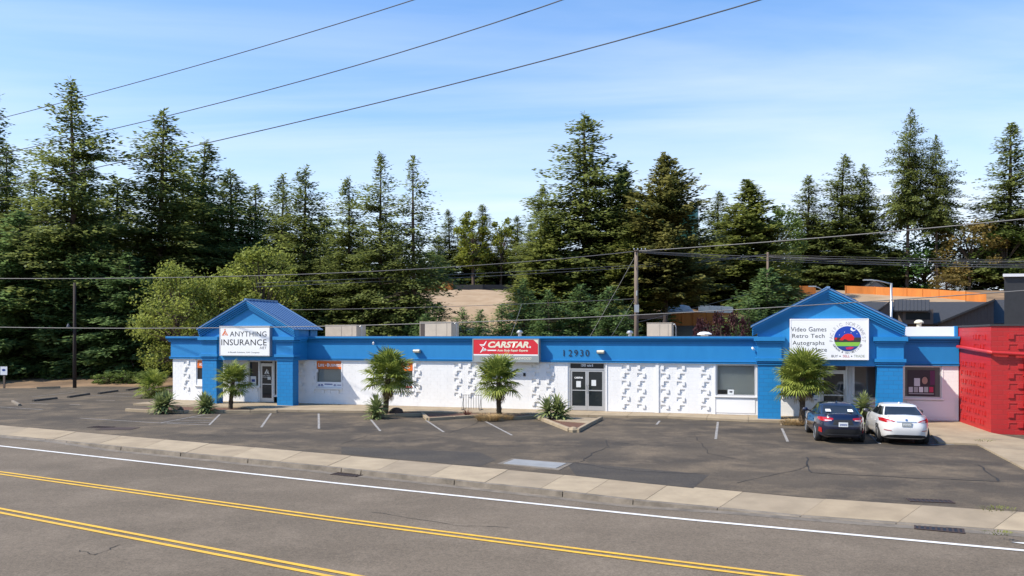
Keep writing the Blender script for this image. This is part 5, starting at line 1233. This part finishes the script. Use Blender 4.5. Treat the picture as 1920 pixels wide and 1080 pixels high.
proto('firC', seed=3, h=24, r=5.0, base=.08, irregular=.58, dens=1.0, power=.45, full=2.2)
proto('firD', seed=4, h=24, r=4.0, base=.05, irregular=.40, dens=1.1, power=.72, full=2.4)
proto('firE', seed=21, h=24, r=4.8, base=.06, irregular=.5, dens=1.05, power=.55, full=2.4)
proto('firF', seed=31, h=24, r=5.2, base=.04, irregular=.55, dens=1.05, power=.5, full=2.3, droop=.45)
proto('firG', seed=32, h=24, r=4.6, base=.05, irregular=.48, dens=1.1, power=.58, full=2.4, droop=.1)
proto('sparse', seed=5, h=24, r=3.9, base=.32, irregular=.6, dens=.8, power=.5, full=1.9)
proto('tall', seed=6, h=24, r=4.0, base=.42, irregular=.5, dens=1.05, power=.4, droop=.45, full=2.4)
proto('blue', seed=7, h=10, r=3.4, base=.01, irregular=.35, dens=1.2, m='fir_blue', card=.36, power=.6, full=2.4)
proto('blueB', seed=8, h=14, r=4.2, base=.05, irregular=.42, dens=1.2, m='fir_blue', card=.42, power=.5, full=2.4)
proto('cedar', seed=9, h=18, r=3.4, base=.02, irregular=.28, dens=1.35, m='fir_olive', card=.44, power=.5, droop=.5, up=.8, full=2.6)
proto('pine', seed=10, h=20, r=4.0, base=.22, irregular=.3, dens=1.35, m='pine_brown', card=.46, power=.38, up=.6, droop=.1, full=2.6)
def leafy(seed, h, r0, m, n=5200, card=.30, base=.25, clumps=46, flat=1.0):
    r = random.Random(seed); mb = MB(); tr = MB(); V, Fc = mb.v, mb.f
    tr.tube([(0, 0, -.5), (.1, .05, h*base), (.05, -.1, h*.75)], [h*.016+.05, h*.012+.03, .03], 8)
    cs = []
    for k in range(clumps):
        a = r.uniform(0, 2*PI); t = r.uniform(0, 1); zz = h*(base*.75+(1-base*.75)*t); rr = r0*math.sin(PI*(.12+.80*t))**.7*math.sqrt(r.uniform(.15, 1))*flat; c = Vector((rr*math.cos(a), rr*math.sin(a), min(zz, h*.97))); cs.append((c, r.uniform(.5, 1.15)*r0*.30))
        st = Vector((.05, 0, h*(base+.4*t*(1-base)))); tr.tube([st, st.lerp(c, .5)+Vector((0, 0, .2)), c], [.06, .035, .012], 4, False)
    per = n//clumps
    for c, cr in cs:
        for k in range(per):
            d = Vector((r.gauss(0, 1), r.gauss(0, 1), r.gauss(0, .75))); d = d.normalized()*cr*r.random()**.45; p = c+d
            a = Vector((r.uniform(-1, 1), r.uniform(-1, 1), r.uniform(-.8, .5))).normalized(); b = a.cross(Vector((r.uniform(-1, 1), r.uniform(-1, 1), 1))).normalized(); l_ = card*r.uniform(.6, 1.2); w_ = l_*.36; q = len(V)
            V += [tuple(p-a*l_*.5), tuple(p+b*w_), tuple(p+a*l_*.5), tuple(p-b*w_)]; Fc.append((q, q+1, q+2, q+3))
    return tr.mesh('trunk', 'bark'), mb.mesh('crown', m), h, r0
PROTO['maple_y'] = leafy(11, 8, 3.4, 'leaf_yellow', 12000, .20, .2, 90)
PROTO['maple_y2'] = leafy(12, 8, 3.0, 'leaf_yellow', 11000, .20, .15, 85)
PROTO['green'] = leafy(13, 10, 3.4, 'leaf_green', 6500, .34, .25, 60)
PROTO['lime'] = leafy(14, 12, 2.6, 'leaf_lime', 4200, .36, .35, 44)
PROTO['orange'] = leafy(15, 9, 3.8, 'leaf_orange', 6500, .34, .25, 60)
PROTO['laurel'] = leafy(16, 6, 3.4, 'laurel', 5500, .34, .08, 60)
PROTO['redshrub'] = leafy(17, 3, 1.8, 'leaf_red', 3600, .18, .08, 40)
PROTO['bush'] = leafy(18, 2.2, 1.8, 'leaf_green', 2600, .2, .05, 34)
trn = random.Random(77)
def tree(kind, px, ytop, y, wpx, label, group=None, name=None, cat='tree', zb=None):
    tr, cr, h, r0 = PROTO[kind]; x = (px-960)/F*y; z0 = hill(x, y) if zb is None else zb; ht = at(px, ytop, y).z-z0; rad = wpx*(1.5 if (len(cr.polygons) > 9000 and 'maple' not in kind) or kind in ('sparse', 'tall', 'blue') else 1.02)/2/F*y
    nm = name or ('fir_tree' if kind.startswith(('fir', 'blue', 'sparse', 'tall')) else {'cedar': 'cedar_tree', 'pine': 'pine_tree', 'redshrub': 'red_shrub', 'bush': 'shrub', 'laurel': 'laurel_tree'}.get(kind, 'broadleaf_tree'))
    t = thing(nm, label, cat, (x, y, z0-.05), trn.uniform(0, 6.28), group); s = ht/h; sr = rad/r0; t.scale = (sr*trn.uniform(.92, 1.1), sr*trn.uniform(.92, 1.1), s); t.rotation_euler = (trn.uniform(-.03, .03), trn.uniform(-.03, .03), t.rotation_euler.z)
    obj('trunk', tr, t); obj('crown', cr, t)
FG = 'dark firs of the forest behind the side lot'; FL = 'dark green fir of the dense forest behind the side lot'
tree('firC', 142, 143, 76, 230, 'tall spreading fir with a broken open crown behind the side lot'); tree('firD', -12, 150, 90, 150, 'fir cut by the picture edge behind the small notice')
tree('firE', 292, 200, 80, 215, 'fir with a thin pointed top between the spreading fir and the insurance porch'); tree('firB', 376, 258, 86, 180, 'fir standing right of the thin pointed one behind the side lot')
for k, px, yt, y, w in (('firG', 440, 318, 92, 165), ('firF', 60, 325, 86, 210), ('firG', 215, 335, 88, 220), ('firF', 335, 320, 94, 200), ('firF', 480, 345, 96, 190), ('firB', 520, 325, 84, 130), ('firE', 568, 308, 78, 150), ('firG', 612, 400, 92, 170), ('firF', 675, 420, 90, 150), ('firG', 735, 430, 92, 140), ('firD', 160, 300, 95, 180), ('firB', 20, 270, 95, 160), ('firA', 110, 420, 98, 200), ('firB', 270, 420, 98, 200), ('firE', 410, 410, 100, 200), ('firA', 540, 430, 98, 180), ('firB', -50, 330, 100, 200)): tree(k, px, yt, y, w, FL, FG)
tree('firB', 652, 330, 72, 140, 'fir leaning on the taller one left of the sparse fir'); tree('firC', 712, 286, 70, 150, 'tall fir with visible trunk left of the sparse fir'); tree('sparse', 774, 294, 68, 130, 'sparse fir with a bare lower trunk behind the office windows')
for px, yt, y, w in ((40, 395, 73, 200), (165, 430, 74, 160), (-30, 430, 80, 190), (245, 475, 72, 150)): tree('blueB', px, yt, y, w, 'bluish green fir at the front edge of the forest beyond the wheel stops', 'bluish firs at the forest edge')
tree('maple_y', 338, 505, 64, 165, 'yellowish green maple left of the insurance porch roof', None, None); tree('maple_y2', 492, 465, 69, 175, 'yellowish maple behind the insurance porch ridge'); tree('maple_y2', 415, 520, 67, 150, 'lower yellowish maple just left of the insurance porch gable')
for px, yt, y, w in ((600, 480, 74, 150), (668, 520, 70, 150), (555, 540, 72, 130)): tree('firB', px, yt, y, w, 'low dark fir filling the gap behind the insurance porch roof', 'low firs behind the insurance porch')
HG = 'firs on the hilltop behind the sandy slope'; HL = 'small distant fir on the hilltop behind the sandy slope'
for px, yt, w in ((845, 392, 60), (872, 398, 60), (908, 384, 80), (970, 405, 70), (820, 440, 70), (940, 430, 70), (998, 420, 60)): tree('firD', px, yt, 160, w, HL, HG)
tree('lime', 888, 395, 152, 70, 'slender lime green tree with a pale bare trunk on the hilltop'); tree('lime', 938, 405, 156, 60, 'lime green tree right of the pale trunk on the hilltop'); tree('green', 808, 470, 150, 70, 'round green tree left of the orange hilltop fence')
tree('firA', 1105, 208, 96, 215, 'tallest dark fir in the middle, left of the tall utility pole'); tree('firD', 1012, 350, 104, 110, 'narrow dark fir just left of the tallest fir'); tree('cedar', 1030, 405, 92, 130, 'olive cedar at the left foot of the tallest fir'); tree('cedar', 1166, 312, 98, 130, 'olive cedar between the tallest fir and the brown pine')
tree('pine', 1246, 290, 92, 150, 'round topped brownish pine right of the tall utility pole'); tree('cedar', 1180, 420, 90, 110, 'low olive cedar directly behind the tall utility pole')
tree('firB', 1350, 358, 132, 110, 'dark fir right of the green water tank'); tree('cedar', 1405, 338, 112, 140, 'olive cedar left of the distant utility pole'); tree('green', 1455, 392, 125, 100, 'green broadleaf tree beside the distant utility pole'); tree('cedar', 1330, 450, 115, 100, 'low olive cedar before the green water tank')
for px, yt, w, k in ((1512, 330, 110, 'firD'), (1576, 290, 130, 'firB'), (1622, 308, 120, 'firA')): tree(k, px, yt, 160, w, 'dark fir of the group behind the video game porch', 'fir group behind the video game porch')
for px, yt, w in ((1530, 400, 110), (1605, 420, 120), (1660, 460, 90)): tree('firB', px, yt, 165, w, 'lower dark fir behind the fir group by the video game porch', 'lower firs on the hill')
tree('tall', 1700, 206, 155, 82, 'very tall fir with a high crown above a bare trunk'); tree('tall', 1758, 252, 152, 72, 'tall dark fir right of the bare trunked one'); tree('firD', 1892, 233, 150, 130, 'dark fir above the charcoal building')
tree('green', 1670, 470, 158, 100, 'pale green tree beside the bare fir trunk'); tree('laurel', 1735, 455, 158, 160, 'dense dark green laurel right of the bare fir trunk'); tree('laurel', 1640, 485, 190, 130, 'dark green laurel behind the small grey house')
tree('orange', 1818, 418, 150, 130, 'orange brown maple above the curving fence'); tree('orange', 1775, 515, 128, 70, 'small orange maple on the curving fence'); tree('green', 1885, 430, 148, 120, 'green tree left of the charcoal building'); tree('laurel', 1840, 500, 155, 130, 'dark undergrowth tree behind the curving fence'); tree('green', 1940, 440, 150, 120, 'green tree behind the charcoal building')
for px, yt, y, w in ((985, 525, 70, 90), (1030, 545, 68, 110), (1085, 535, 70, 120), (1140, 540, 68, 110), (1170, 585, 66, 80), (945, 572, 66, 90), (820, 568, 66, 100), (868, 578, 65, 90), (905, 582, 64, 90), (785, 560, 67, 90)): tree('blue', px, yt, y, w, 'young bluish fir right behind the roof below the sandy slope', 'young firs behind the roof')
tree('blue', 1440, 505, 80, 160, 'broad young fir beside the video game porch'); tree('blue', 1400, 560, 74, 90, 'small young fir behind the red shrubs'); tree('blue', 800, 590, 64, 90, 'small fir behind the tall rooftop air conditioner')
for px, yt, w in ((1316, 604, 50), (1350, 592, 55), (1386, 594, 55)): tree('redshrub', px, yt, 66, w, 'dark red shrub behind the roof before the orange fence', 'dark red shrubs', cat='shrub')
for px, yt, w in ((205, 700, 60), (235, 697, 60), (262, 698, 50)): tree('bush', px, yt, 66, w, 'leafy green shrub at the back corner of the side lot', 'shrubs at the side lot corner', cat='shrub', zb=0)
for px, yt, w in ((100, 690, 60), (50, 700, 70), (150, 695, 60)): tree('bush', px, yt, 71, w, 'scrubby shrub under the firs along the wire fence', 'scrub under the firs', cat='shrub', zb=-.1)
